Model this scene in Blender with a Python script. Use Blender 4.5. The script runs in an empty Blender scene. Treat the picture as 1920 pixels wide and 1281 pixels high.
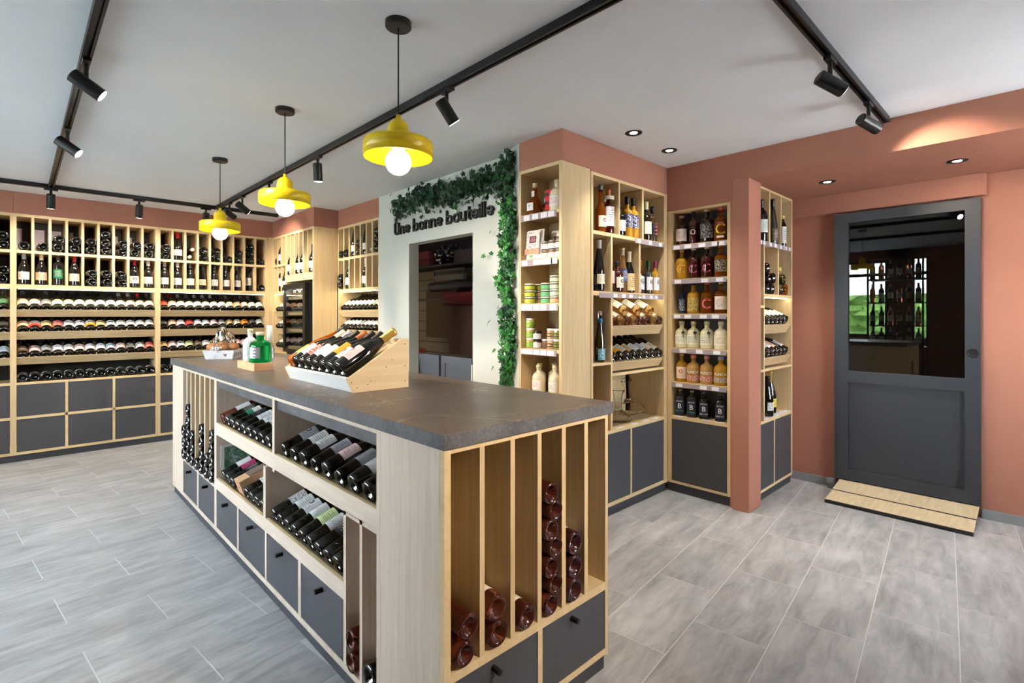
import bpy, bmesh, math, random
from mathutils import Vector, Matrix, noise
random.seed(7)
PI = math.pi
sc = bpy.context.scene
COL = sc.collection
def lin(r, g, b):
    f = lambda c: ((c/255+0.055)/1.055)**2.4 if c > 10 else c/255/12.92
    return (f(r), f(g), f(b), 1)
# ------------------------------------------------------------------ camera, world, light, exposure
cd = bpy.data.cameras.new('camera'); cam = bpy.data.objects.new('camera', cd); COL.objects.link(cam)
cam.location = (0, 0, 1.35); cam.rotation_euler = (PI/2, 0, -math.radians(43.803))
cd.lens = 18.162; cd.sensor_width = 36; cd.shift_y = -0.0263; cd.clip_start = 0.02
sc.camera = cam
w = bpy.data.worlds.new('overcast'); sc.world = w; w.use_nodes = True
nt = w.node_tree; bg = nt.nodes['Background']
tc = nt.nodes.new('ShaderNodeTexCoord'); sx = nt.nodes.new('ShaderNodeSeparateXYZ'); rp = nt.nodes.new('ShaderNodeValToRGB')
mr = nt.nodes.new('ShaderNodeMapRange'); mr.inputs[1].default_value = -0.15; mr.inputs[2].default_value = 0.6
nt.links.new(tc.outputs['Generated'], sx.inputs[0]); nt.links.new(sx.outputs[2], mr.inputs[0]); nt.links.new(mr.outputs[0], rp.inputs[0])
rp.color_ramp.elements[0].color = (0.78, 0.77, 0.75, 1); rp.color_ramp.elements[1].color = (0.72, 0.85, 1.0, 1)
e_ = rp.color_ramp.elements.new(0.22); e_.color = (0.92, 0.95, 1.0, 1)
nt.links.new(rp.outputs[0], bg.inputs[0]); bg.inputs[1].default_value = 19.0
def portal(loc, rot, sx_, sy_):
    l = bpy.data.lights.new('window_portal', 'AREA'); l.shape = 'RECTANGLE'; l.size = sx_; l.size_y = sy_; l.cycles.is_portal = True
    o = bpy.data.objects.new('window_portal', l); COL.objects.link(o); o.location = loc; o.rotation_euler = rot
portal((-1.77, 3.75, 1.62), (0, -PI/2, 0), 1.35, 3.6)
portal((3.5, -1.27, 1.55), (PI/2, 0, 0), 1.0, 1.5)
sc.view_settings.view_transform = 'Standard'; sc.view_settings.look = 'None'
sc.view_settings.gamma = 1; sc.view_settings.use_curve_mapping = False
sc.view_settings.exposure = 1.04

# ------------------------------------------------------------------ materials
MC = {}
def mat(name, col=(128,128,128), rough=0.6, metal=0, trans=0, ior=1.45, spec=0.5, coat=0, emit=0, emitcol=None, alpha=1):
    if name in MC: return MC[name]
    m = bpy.data.materials.new(name); m.use_nodes = True; p = m.node_tree.nodes['Principled BSDF']
    p.inputs['Base Color'].default_value = lin(*col); p.inputs['Roughness'].default_value = rough
    p.inputs['Metallic'].default_value = metal; p.inputs['Transmission Weight'].default_value = trans
    p.inputs['IOR'].default_value = ior; p.inputs['Specular IOR Level'].default_value = spec; p.inputs['Coat Weight'].default_value = coat
    p.inputs['Alpha'].default_value = alpha
    if emit:
        p.inputs['Emission Color'].default_value = lin(*(emitcol or col)); p.inputs['Emission Strength'].default_value = emit
    MC[name] = m; return m
class N:
    def __init__(s, m): s.m = m; s.t = m.node_tree; s.p = s.t.nodes['Principled BSDF']
    def new(s, ty, **kw):
        n = s.t.nodes.new(ty)
        for k, v in kw.items(): setattr(n, k, v)
        return n
    def ln(s, a, b): s.t.links.new(a, b)
    def coord(s, kind='Object', scale=(1,1,1), rnd=0):
        tc = s.new('ShaderNodeTexCoord'); mp = s.new('ShaderNodeMapping'); mp.inputs['Scale'].default_value = scale
        s.ln(tc.outputs[kind], mp.inputs['Vector'])
        if rnd:
            oi = s.new('ShaderNodeObjectInfo'); mm = s.new('ShaderNodeMath', operation='MULTIPLY'); mm.inputs[1].default_value = rnd
            s.ln(oi.outputs['Random'], mm.inputs[0]); s.ln(mm.outputs[0], mp.inputs['Location'])
        return mp.outputs[0]
    def noise(s, vec, scale=5, detail=3, rough=0.5, dist=0):
        n = s.new('ShaderNodeTexNoise'); n.inputs['Scale'].default_value = scale; n.inputs['Detail'].default_value = detail
        n.inputs['Roughness'].default_value = rough; n.inputs['Distortion'].default_value = dist; s.ln(vec, n.inputs['Vector']); return n.outputs['Fac']
    def ramp(s, fac, stops):
        r = s.new('ShaderNodeValToRGB'); e = r.color_ramp.elements
        e[0].position, e[0].color = stops[0]; e[1].position, e[1].color = stops[-1]
        for q in stops[1:-1]: x = e.new(q[0]); x.color = q[1]
        s.ln(fac, r.inputs[0]); return r.outputs[0]
    def mix(s, fac, a, b, mode='MIX'):
        m = s.new('ShaderNodeMix', data_type='RGBA', blend_type=mode)
        for i, v in ((0, fac), (6, a), (7, b)):
            if hasattr(v, 'is_output'): s.ln(v, m.inputs[i])
            else: m.inputs[i].default_value = v
        return m.outputs[2]
    def math(s, op, a, b=None, c=None):
        m = s.new('ShaderNodeMath', operation=op)
        for i, v in enumerate((a, b, c)):
            if v is None: continue
            if hasattr(v, 'is_output'): s.ln(v, m.inputs[i])
            else: m.inputs[i].default_value = v
        return m.outputs[0]
    def bump(s, h, st=0.2, d=0.002):
        b = s.new('ShaderNodeBump'); b.inputs['Strength'].default_value = st; b.inputs['Distance'].default_value = d
        s.ln(h, b.inputs['Height']); s.ln(b.outputs[0], s.p.inputs['Normal'])
def wood(name, c1, c2, horiz=False, rough=0.5, k=1.0):
    m = mat(name, rough=rough); n = N(m)
    v = n.coord(scale=(3, 60, 60) if horiz else (60, 60, 3), rnd=9); f = n.noise(v, 1.0*k, 4, 0.6, 0.6)
    v2 = n.coord(scale=(1.2, 14, 14) if horiz else (14, 14, 1.2), rnd=5); f2 = n.noise(v2, 1.0*k, 2, 0.5, 1.0)
    a = n.ramp(f, [(0.3, lin(*c1)), (0.7, lin(*c2))])
    b = n.mix(n.math('MULTIPLY', f2, 0.45), a, lin(*[x*0.86 for x in c1]))
    n.ln(b, n.p.inputs['Base Color']); n.bump(f, 0.08, 0.001); return m
OAK = wood('oak_vertical', (203,175,130), (226,200,156))
OAKP = wood('oak_daylight_tint', (206,186,166), (226,208,190))  # oak tinted paler and pinker, daylight on island fronts put into the colour
OAKDAYH = wood('oak_daylight_tint_horizontal', (206,186,166), (226,208,190), True)  # same daylight-tinted oak, grain along x
OAKH = wood('oak_horizontal', (200,172,128), (224,198,154), True)
OAKE = wood('oak_edge', (216,188,140), (230,204,158), True, 0.45)
PINE = wood('pale_pine', (214,186,142), (232,208,168), True, 0.6, 0.6)
BLOCKW = wood('block_wood', (196,150,112), (216,174,136), True, 0.6)
RAMPW = wood('ramp_oak', (196,176,140), (222,204,168), True, 0.55, 0.7)
ANTH = mat('anthracite_laminate', (72,72,76), 0.42)
KICK = mat('dark_kickboard', (62,63,68), 0.5)
BLK = mat('black_metal', (18,18,19), 0.4)
BLKP = mat('black_plastic', (26,26,28), 0.5)
DARKB = mat('dark_back_panel', (38,32,34), 0.6)
def plaster(name, c, rough=0.85, amt=0.05):
    m = mat(name, c, rough); n = N(m); f = n.noise(n.coord(scale=(1,1,1)), 3, 3, 0.5)
    n.ln(n.ramp(f, [(0.3, lin(*[x*(1-amt) for x in c])), (0.7, lin(*[min(255, x*(1+amt)) for x in c]))]), n.p.inputs['Base Color'])
    n.bump(n.noise(n.coord(), 220, 2), 0.05, 0.001); return m
TERRA = plaster('terracotta_paint', (168,114,94), 0.8, 0.02)
CEIL = plaster('white_ceiling_paint', (230,236,244), 0.9, 0.01)
PALE = plaster('pale_grey_paint', (200,202,196), 0.85, 0.01)
WHITE = mat('white_paint', (232,232,230), 0.6)
GREYW = mat('grey_reveal', (150,152,146), 0.8)
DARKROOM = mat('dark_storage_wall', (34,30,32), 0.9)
DOORG = mat('blue_grey_door', (52,56,62), 0.42)
DOORG2 = mat('blue_grey_shaker', (82,88,98), 0.45)
GROUT = mat('light_grout', (200,200,196), 0.9)
SKIRT = plaster('grey_skirting_tile', (138,141,143), 0.6, 0.06)
def tile_mat():
    m = mat('concrete_look_tile', rough=0.42); n = N(m)
    v = n.coord(scale=(1.6, 7, 1), rnd=40); f = n.noise(v, 2.2, 6, 0.68, 0.4)
    v2 = n.coord(scale=(1, 1, 1), rnd=17); f2 = n.noise(v2, 2.6, 3, 0.5)
    oi = n.new('ShaderNodeObjectInfo')
    a = n.ramp(n.math('ADD', n.math('MULTIPLY', f, 0.75), n.math('MULTIPLY', f2, 0.25)), [(0.34, lin(132,131,130)), (0.5, lin(164,163,162)), (0.66, lin(190,189,188))])
    b = n.mix(n.math('MULTIPLY', oi.outputs['Random'], 0.22), a, lin(140,138,137))
    n.ln(b, n.p.inputs['Base Color']); n.bump(f, 0.12, 0.002)
    n.ln(n.math('MULTIPLY_ADD', f, 0.25, 0.3), n.p.inputs['Roughness']); return m
TILE = tile_mat()
def stone_mat(name, c1, c2, veins=True):
    m = mat(name, rough=0.38); n = N(m)
    f = n.noise(n.coord(), 90, 4, 0.7); f2 = n.noise(n.coord(), 5, 3, 0.6)
    a = n.ramp(n.math('ADD', n.math('MULTIPLY', f, 0.5), n.math('MULTIPLY', f2, 0.5)), [(0.35, lin(*c1)), (0.65, lin(*c2))])
    if veins:
        vo = n.new('ShaderNodeTexVoronoi', feature='DISTANCE_TO_EDGE'); vo.inputs['Scale'].default_value = 1.5
        nz = n.new('ShaderNodeTexNoise'); nz.inputs['Scale'].default_value = 4; nz.inputs['Detail'].default_value = 4
        n.ln(n.coord(), nz.inputs['Vector'])
        va = n.new('ShaderNodeVectorMath', operation='MULTIPLY_ADD'); va.inputs[1].default_value = (0.5,0.5,0.5)
        n.ln(nz.outputs['Color'], va.inputs[0]); n.ln(n.coord(), va.inputs[2]); n.ln(va.outputs[0], vo.inputs['Vector'])
        v = n.math('MULTIPLY', n.math('LESS_THAN', vo.outputs['Distance'], 0.005), n.math('MULTIPLY', f2, 1.0))
        a = n.mix(v, a, lin(172,156,138))
    n.ln(a, n.p.inputs['Base Color']); n.bump(f, 0.15, 0.001); return m
STONE = stone_mat('dark_stone_laminate', (84,74,68), (114,101,93))
STONEE = stone_mat('dark_stone_daylit_edge', (68,67,68), (116,114,115), False)  # same stone, cooler grey: daylight on its edges put into the colour
# glass
GDARK = mat('dark_bottle_glass', (10,11,9), 0.06, spec=0.6, coat=0.4)
GBROWN = mat('brown_bottle_glass', (34,20,10), 0.06, spec=0.6, coat=0.4)
GOLIVE = mat('olive_bottle_glass', (50,46,18), 0.06, spec=0.6, coat=0.4)
GROSE = mat('rose_wine_glass', (176,104,80), 0.03, trans=0.9, ior=1.3)
GROSEL = mat('golden_wine_glass', (236,186,120), 0.03, trans=0.85, ior=1.2)
GAMBER = mat('amber_spirit_glass', (196,112,30), 0.03, trans=0.8, ior=1.25)
GYEL = mat('yellow_punch_glass', (214,160,52), 0.08, trans=0.35, ior=1.3)
GPUNCH = mat('cloudy_punch_glass', (190,146,80), 0.08, trans=0.1, coat=0.6)
GRED = mat('dark_red_spirit_glass', (60,14,8), 0.05, coat=0.5)
GMILK = mat('milky_liqueur_glass', (226,216,190), 0.1, coat=0.6)
GCREAM = mat('pale_green_cream_glass', (214,208,172), 0.1, coat=0.6)
GGREEN = mat('green_liqueur_glass', (0,176,84), 0.02, trans=0.92, ior=1.3)
GCLEAR = mat('clear_glass', (250,252,252), 0.01, trans=1.0, ior=1.3)
GGREY = mat('smoke_bottle_glass', (70,70,62), 0.08, trans=0.3, ior=1.3, coat=0.5)
GBLUE = mat('navy_ceramic_bottle', (26,44,84), 0.2, coat=0.5)
PANE = mat('window_glass', (245,250,250), 0.0, trans=1.0, ior=1.5)
RAILP = mat('clear_price_rail', (186,172,176), 0.15, trans=0.25, ior=1.3)
TAG = mat('white_price_tag', (232,230,238), 0.6)
CORK = mat('natural_cork', (214,180,142), 0.8)
EMIS = {}
BULB = mat('glowing_bulb', (255,244,226), 0.5, emit=14, emitcol=(255,238,214))
LED = mat('led_strip', (255,250,220), 0.5, emit=13, emitcol=(255,250,206))
SPOTG = mat('glowing_spot_lens', (255,255,255), 0.5, emit=12)
def yellow_mat():
    m = mat('yellow_lacquer', (228,198,18), 0.38); n = N(m)
    f = n.noise(n.coord(scale=(1,1,7)), 9, 4, 0.6)
    n.ln(n.ramp(f, [(0.3, lin(208,172,8)), (0.7, lin(238,208,24))]), n.p.inputs['Base Color']); n.bump(f, 0.15, 0.001); return m
YEL = yellow_mat()
def plain(c, r=0.5): return mat('paint_%d_%d_%d' % tuple(int(x) for x in c), c, r)
CAPS = {k: mat(k.replace(' ', '_')+'_foil', c, 0.35, metal=mt) for k, (c, mt) in {
 'silver': ((170,172,180), 0.5), 'cream': ((222,208,172), 0), 'grey': ((96,98,106), 0.3), 'red': ((168,24,34), 0.1), 'white': ((228,228,228), 0),
 'black': ((20,20,22), 0.1), 'yellow': ((226,206,90), 0), 'gold': ((206,176,96), 0.7), 'orange brown': ((168,88,40), 0), 'green': ((20,86,50), 0),
 'navy': ((22,28,48), 0), 'pink': ((226,104,116), 0), 'pale pink': ((232,140,128), 0), 'pale blue': ((170,186,206), 0), 'magenta': ((140,30,80), 0), 'blue': ((36,120,184), 0), 'wood': ((214,180,142), 0)}.items()}
LM = {}
def label_mat(base, ink=(60,60,64), style='lines', base2=None):
    key = (base, ink, style, base2)
    if key in LM: return LM[key]
    m = bpy.data.materials.new('printed_paper_%s' % style); m.use_nodes = True; n = N(m); n.p.inputs['Roughness'].default_value = 0.55
    uv = n.new('ShaderNodeTexCoord'); sp = n.new('ShaderNodeSeparateXYZ'); n.ln(uv.outputs['UV'], sp.inputs[0]); u, v = sp.outputs[0], sp.outputs[1]
    B, I = lin(*base), lin(*ink)
    ob = n.new('ShaderNodeObjectInfo')
    def words(k, dens, u0, u1, v0, v1):
        row = n.math('FLOOR', n.math('MULTIPLY', v, k)); fr = n.math('FRACT', n.math('MULTIPLY', v, k))
        cx = n.new('ShaderNodeCombineXYZ'); n.ln(n.math('MULTIPLY', u, 26), cx.inputs[0]); n.ln(n.math('MULTIPLY', row, 7.3), cx.inputs[1])
        n.ln(n.math('MULTIPLY', ob.outputs['Random'], 31), cx.inputs[2])
        nz = n.noise(cx.outputs[0], 1.0, 1)
        a = n.math('MULTIPLY', n.math('LESS_THAN', fr, 0.42), n.math('GREATER_THAN', nz, dens))
        for val, lo, hi in ((u, u0, u1), (v, v0, v1)):
            a = n.math('MULTIPLY', a, n.math('MULTIPLY', n.math('GREATER_THAN', val, lo), n.math('LESS_THAN', val, hi)))
        return a
    def disc(cu, cv, r, asp=1.0):
        return n.math('SQRT', n.math('ADD', n.math('POWER', n.math('MULTIPLY', n.math('SUBTRACT', u, cu), asp), 2), n.math('POWER', n.math('SUBTRACT', v, cv), 2)))
    if style == 'lines': c = n.mix(n.math('MULTIPLY', words(9, 0.46, 0.18, 0.82, 0.2, 0.85), 0.75), B, I)
    elif style == 'plain': c = n.mix(n.math('MULTIPLY', words(14, 0.5, 0.3, 0.7, 0.35, 0.55), 0.5), B, I)
    elif style == 'emblem':
        d = disc(0.5, 0.62, 0.2); ring = n.math('LESS_THAN', n.math('ABSOLUTE', n.math('SUBTRACT', d, 0.13)), 0.045)
        c = n.mix(n.math('MAXIMUM', ring, n.math('MULTIPLY', words(12, 0.47, 0.2, 0.8, 0.1, 0.4), 0.8)), B, I)
    elif style == 'pattern':
        nz = n.noise(uv.outputs['UV'], 9, 3, 0.6, 1.5); c = n.mix(n.math('MULTIPLY', n.math('GREATER_THAN', nz, 0.54), 0.85), B, I)
    elif style == 'sketch':
        nz = n.noise(uv.outputs['UV'], 5, 3, 0.6, 2.5)
        a = n.math('LESS_THAN', n.math('ABSOLUTE', n.math('SUBTRACT', nz, 0.5)), 0.018)
        inn = n.math('LESS_THAN', disc(0.5, 0.5, 0.3), 0.36); c = n.mix(n.math('MULTIPLY', a, inn), B, I)
    elif style == 'band':
        a = n.math('LESS_THAN', v, 0.45); c0 = n.mix(a, B, lin(*(base2 or (200,60,50))))
        c = n.mix(n.math('MULTIPLY', words(9, 0.5, 0.2, 0.8, 0.5, 0.9), 0.8), c0, I)
    elif style == 'ring':
        d = disc(0.5, 0.52, 0.3); ring = n.math('MULTIPLY', n.math('LESS_THAN', d, 0.36), n.math('GREATER_THAN', d, 0.17))
        gap = n.math('MULTIPLY', n.math('GREATER_THAN', u, 0.55), n.math('LESS_THAN', n.math('ABSOLUTE', n.math('SUBTRACT', v, 0.52)), 0.1))
        c = n.mix(n.math('MULTIPLY', ring, n.math('SUBTRACT', 1.0, gap)), B, I)
    elif style == 'dots':
        vo = n.new('ShaderNodeTexVoronoi'); vo.inputs['Scale'].default_value = 9; n.ln(uv.outputs['UV'], vo.inputs['Vector'])
        c = n.mix(n.math('LESS_THAN', vo.outputs['Distance'], 0.3), B, I)
    elif style == 'zigzag':
        tri = n.math('ABSOLUTE', n.math('SUBTRACT', n.math('FRACT', n.math('MULTIPLY', v, 3.5)), 0.5)); c = n.mix(n.math('GREATER_THAN', u, n.math('MULTIPLY_ADD', tri, 0.8, 0.3)), B, I)
    n.ln(c, n.p.inputs['Base Color']); LM[key] = m; return m

# ------------------------------------------------------------------ builders
def setp(o, label=None, cat=None, group=None, kind=None):
    if label: o['label'] = label
    if cat: o['category'] = cat
    if group: o['group'] = group
    if kind: o['kind'] = kind
    return o
SEEN = set()
def thing(name, label, cat, M=None, group=None):
    o = bpy.data.objects.new(name, None); COL.objects.link(o); o.empty_display_size = 0.05
    if M is not None: o.matrix_world = M
    return setp(o, label, cat, group)
class Frame:
    """local frame of a piece of furniture: x along its front, y into its depth, z up"""
    def __init__(s, x, y, deg=0): s.M = Matrix.Translation((x, y, 0)) @ Matrix.Rotation(math.radians(deg), 4, 'Z')
def bm_box(bm, x0, x1, y0, y1, z0, z1, M=None):
    r = bmesh.ops.create_cube(bm, size=1)['verts']
    S = Matrix.Translation(((x0+x1)/2, (y0+y1)/2, (z0+z1)/2)) @ Matrix.Diagonal((x1-x0, y1-y0, z1-z0, 1))
    bmesh.ops.transform(bm, matrix=(M @ S) if M else S, verts=r)
def finish(name, bm, m, parent=None, smooth=False, M=None):
    me = bpy.data.meshes.new(name); bm.to_mesh(me); bm.free()
    if smooth: me.polygons.foreach_set('use_smooth', [True]*len(me.polygons))
    return link(name, me, m, parent, M)
def link(name, me, m, parent=None, M=None):
    o = bpy.data.objects.new(name, me); COL.objects.link(o)
    if parent: o.parent = parent
    if M is not None: o.matrix_local = M
    if m is not None:
        if not me.materials: me.materials.append(None)
        o.material_slots[0].link = 'OBJECT'; o.material_slots[0].material = m
    return o
def box(name, x0, x1, y0, y1, z0, z1, m, parent=None, bev=0.0, M=None):
    bm = bmesh.new(); bm_box(bm, x0, x1, y0, y1, z0, z1, M)
    if bev: bmesh.ops.bevel(bm, geom=bm.edges[:], offset=bev, segments=1, affect='EDGES')
    return finish(name, bm, m, parent)
def boxes(name, L, m, parent=None):
    bm = bmesh.new()
    for b in L: bm_box(bm, *b)
    return finish(name, bm, m, parent)
def lathe_bm(prof, seg=20, sc_=(1, 1), bm=None, squircle=0):
    bm = bm or bmesh.new(); rings = []
    for r, z in prof:
        if r < 1e-5: rings.append([bm.verts.new((0, 0, z))])
        else:
            ring = []
            for i in range(seg):
                a = 2*PI*i/seg; c, s = math.cos(a), math.sin(a)
                k = 1.0
                if squircle: k = 1/((abs(c)**squircle+abs(s)**squircle)**(1/squircle))
                ring.append(bm.verts.new((r*k*c*sc_[0], r*k*s*sc_[1], z)))
            rings.append(ring)
    for a, b in zip(rings, rings[1:]):
        if len(a) == 1 and len(b) == 1: continue
        for i in range(seg):
            j = (i+1) % seg
            if len(a) == 1: bm.faces.new((a[0], b[j], b[i]))
            elif len(b) == 1: bm.faces.new((a[i], a[j], b[0]))
            else: bm.faces.new((a[i], a[j], b[j], b[i]))
    bmesh.ops.recalc_face_normals(bm, faces=bm.faces[:])
    return bm
def smooth_prof(pts, n=4):
    out = []
    for i in range(len(pts)-1):
        p0 = pts[max(i-1, 0)]; p1 = pts[i]; p2 = pts[i+1]; p3 = pts[min(i+2, len(pts)-1)]
        for k in range(n):
            t = k/n
            out.append(tuple(0.5*((2*p1[d])+(-p0[d]+p2[d])*t+(2*p0[d]-5*p1[d]+4*p2[d]-p3[d])*t*t+(-p0[d]+3*p1[d]-3*p2[d]+p3[d])*t**3) for d in (0, 1)))
    out.append(pts[-1]); return out
def tube_bm(pts, r, seg=8, bm=None, cap=True):
    bm = bm or bmesh.new(); rings = []
    for i, p in enumerate(pts):
        p = Vector(p); d = (Vector(pts[min(i+1, len(pts)-1)])-Vector(pts[max(i-1, 0)])).normalized()
        u = d.cross(Vector((0, 0, 1)));
        if u.length < 1e-3: u = Vector((1, 0, 0))
        u.normalize(); v = d.cross(u); rr = r[i] if isinstance(r, (list, tuple)) else r
        rings.append([bm.verts.new(p+u*math.cos(2*PI*k/seg)*rr+v*math.sin(2*PI*k/seg)*rr) for k in range(seg)])
    for a, b in zip(rings, rings[1:]):
        for i in range(seg): bm.faces.new((a[i], a[(i+1) % seg], b[(i+1) % seg], b[i]))
    if cap: bm.faces.new(rings[0][::-1]); bm.faces.new(rings[-1])
    bmesh.ops.recalc_face_normals(bm, faces=bm.faces[:]); return bm
def cyl(name, p0, p1, r, m, parent=None, seg=16):
    return finish(name, tube_bm([p0, p1], r, seg), m, parent, False)

# bottle kinds: profile (radius, height), label band (z0, z1, half angle deg), capsule profile
def base_(r): return [(0, 0.026), (r*0.3, 0.022), (r*0.6, 0.006), (r*0.74, 0.0), (r*0.9, 0.001), (r*0.985, 0.006)]
KINDS = {
 'bordeaux': dict(r=.0375, prof=base_(.0375)+[(.0375,.014),(.0375,.185)]+smooth_prof([(.0365,.198),(.030,.213),(.018,.226),(.0145,.24)],3)+[(.014,.285),(.0155,.287),(.0155,.294),(.0125,.298),(0,.298)], lab=(.065,.155,80), cap=(.0152,.238,.299)),
 'burgundy': dict(r=.041, prof=base_(.041)+[(.041,.014),(.041,.125)]+smooth_prof([(.040,.138),(.034,.170),(.022,.205),(.0155,.235)],3)+[(.0145,.28),(.016,.282),(.016,.29),(.0125,.295),(0,.295)], lab=(.045,.118,75), cap=(.0165,.235,.296)),
 'champagne': dict(r=.044, prof=base_(.044)+[(.044,.014),(.044,.125)]+smooth_prof([(.043,.142),(.036,.180),(.023,.222),(.0165,.255)],3)+[(.0155,.29),(.018,.292),(.018,.305),(.014,.315),(0,.318)], lab=(.05,.115,70), cap=(.0195,.215,.320)),
 'flute': dict(r=.036, prof=base_(.036)+[(.036,.014),(.036,.13)]+smooth_prof([(.035,.15),(.028,.20),(.019,.25),(.0145,.29)],3)+[(.014,.33),(.0155,.332),(.0155,.338),(.012,.342),(0,.342)], lab=(.05,.115,75), cap=(.0155,.285,.343)),
 'rum': dict(r=.046, prof=base_(.046)+[(.046,.012),(.046,.125)]+smooth_prof([(.0455,.135),(.040,.152),(.026,.164),(.0165,.172)],3)+[(.0155,.205),(.018,.206),(.018,.212),(.014,.213),(0,.213)], lab=(.035,.115,60), stop=(.0175,.213,.232)),
 'jug': dict(r=.048, prof=base_(.048)+[(.048,.012),(.048,.100)]+smooth_prof([(.0475,.110),(.041,.130),(.025,.143),(.0165,.150)],3)+[(.0165,.168),(.019,.169),(.019,.175),(.015,.176),(0,.176)], lab=(.03,.092,65), stop=(.0195,.176,.198)),
 'spirit': dict(r=.038, prof=base_(.038)+[(.038,.012),(.038,.165)]+smooth_prof([(.0375,.175),(.031,.190),(.018,.202),(.014,.212)],3)+[(.0135,.262),(.016,.263),(.016,.27),(.012,.271),(0,.271)], lab=(.05,.14,75), cap=(.0165,.235,.292)),
 'longneck': dict(r=.036, prof=base_(.036)+[(.036,.012),(.036,.15)]+smooth_prof([(.0355,.16),(.029,.178),(.017,.20),(.0135,.23)],3)+[(.013,.29),(.016,.291),(.016,.30),(.012,.301),(0,.301)], lab=(.04,.115,75), cap=(.0165,.29,.325)),
 'flask': dict(r=.055, prof=base_(.055)+[(.0555,.012)]+smooth_prof([(.055,.03),(.047,.065),(.033,.105),(.019,.125),(.0145,.14)],3)+[(.0145,.175),(.017,.176),(.017,.182),(0,.183)], lab=(.03,.08,30), stop=(.0165,.183,.215)),
 'square': dict(r=.036, sq=5, prof=[(0,.004),(.030,.0),(.036,.004),(.036,.01),(.036,.135)]+smooth_prof([(.0355,.142),(.028,.152),(.015,.16),(.0125,.168)],3)+[(.0125,.18),(.015,.181),(.015,.185),(0,.186)], lab=(.02,.125,0), stop=(.014,.184,.20)),
 'oil': dict(r=.026, prof=base_(.026)+[(.026,.012),(.026,.17)]+smooth_prof([(.025,.18),(.017,.195),(.012,.205)],3)+[(.0115,.235),(0,.236)], lab=(.03,.16,80), cap=(.0135,.222,.25)),
}
MESHES = {}
def mesh_cached(key, fn, smooth=True):
    if key not in MESHES:
        bm = fn(); me = bpy.data.meshes.new(key if isinstance(key, str) else key[0]); bm.to_mesh(me); bm.free()
        if smooth: me.polygons.foreach_set('use_smooth', [True]*len(me.polygons))
        me.materials.append(None); MESHES[key] = me
    return MESHES[key]
def label_bm(r, z0, z1, half, off=0.0007, n=14, flat=0):
    bm = bmesh.new(); uvl = bm.loops.layers.uv.new('UVMap'); cols = []
    for i in range(n+1):
        t = i/n
        if flat: x = -flat+2*flat*t; y = -r-off; 
        else: a = -PI/2+math.radians(-half+2*half*t); x = (r+off)*math.cos(a); y = (r+off)*math.sin(a)
        cols.append((bm.verts.new((x, y, z0)), bm.verts.new((x, y, z1)), t))
    for a, b in zip(cols, cols[1:]):
        f = bm.faces.new((a[0], b[0], b[1], a[1]))
        for lp, uvv in zip(f.loops, ((a[2], 0), (b[2], 0), (b[2], 1), (a[2], 1))): lp[uvl].uv = uvv
    bm.normal_update(); return bm
def bottle(kind, glass, cap, lab, M, label, group=None, cat='bottle', name='wine_bottle', labz=None, lab2=None, half=None, scale=1.0, text=None):
    K = KINDS[kind]; 
    root = thing(name, label, cat, M @ Matrix.Scale(scale, 4) if scale != 1 else M, group)
    link('glass', mesh_cached('glass_'+kind, lambda: lathe_bm(K['prof'], 20, squircle=K.get('sq', 0))), glass, root)
    if 'cap' in K and cap:
        r, z0, z1 = K['cap']
        link('capsule', mesh_cached('capsule_'+kind, lambda: lathe_bm([(r*0.9, z0), (r*1.0, z0+.002), (r*0.98, z1-.014), (r*1.07, z1-.012), (r*1.07, z1-.001), (0, z1+.0005)], 16)), CAPS[cap], root)
    if 'stop' in K and cap:
        r, z0, z1 = K['stop']
        link('stopper', mesh_cached('stopper_'+kind, lambda: lathe_bm([(0, z0-.001), (r, z0), (r, z1-.002), (r*.92, z1), (0, z1)], 16)), CAPS[cap], root)
    def mk(zz, m, hf):
        z0, z1 = zz; key = 'paper_label_%s_%d_%d_%d' % (kind, z0*1000, z1*1000, hf)
        rr = K['r']
        o = link('paper_label', mesh_cached(key, lambda: label_bm(rr, z0, z1, hf, flat=(rr*0.82 if K.get('sq') else 0))), m, root); return o
    if lab:
        lz = labz or K['lab'][:2]; mk(lz, lab, half or K['lab'][2])
    if lab2: mk(lab2[0], lab2[1], lab2[2])
    if text:
        for (s, size, zc, col) in text: cyl_text(s, size, K['r']+.0016, zc, plain(col), root, K.get('sq'))
    return root
# lettering
def text_mesh(s, size):
    key = ('lettering', s, size)
    if key not in MESHES:
        c = bpy.data.curves.new('lettering', 'FONT'); c.body = s; c.size = size; c.align_x = 'CENTER'; c.align_y = 'CENTER'; c.offset = size*0.012
        o = bpy.data.objects.new('lettering', c); COL.objects.link(o); bpy.context.view_layer.update()
        me = bpy.data.meshes.new_from_object(o.evaluated_get(bpy.context.evaluated_depsgraph_get()))
        bpy.data.objects.remove(o); MESHES[key] = me
    return MESHES[key]
def cyl_text(s, size, r, zc, m, parent, flat=False):
    me = text_mesh(s, size).copy()
    for v in me.vertices:
        x, y = v.co.x, v.co.y
        if flat: v.co = (x, -r, zc+y)
        else: a = x/r; v.co = (r*math.sin(a), -r*math.cos(a), zc+y)
    me.materials.clear(); me.materials.append(None)
    return link('lettering', me, m, parent)
def basis(pos, axis, up, roll=0.0):
    """bottle axis along `axis`, label (local -Y) turned towards `up`"""
    z = Vector(axis).normalized(); y = -(Vector(up)-z*Vector(up).dot(z)).normalized(); x = y.cross(z)
    M = Matrix((x, y, z)).transposed().to_4x4()
    return Matrix.Translation(pos) @ M @ Matrix.Rotation(roll, 4, 'Z')
ORD = ['first','second','third','fourth','fifth','sixth','seventh','eighth','ninth','tenth','eleventh','twelfth','thirteenth','fourteenth']
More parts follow.
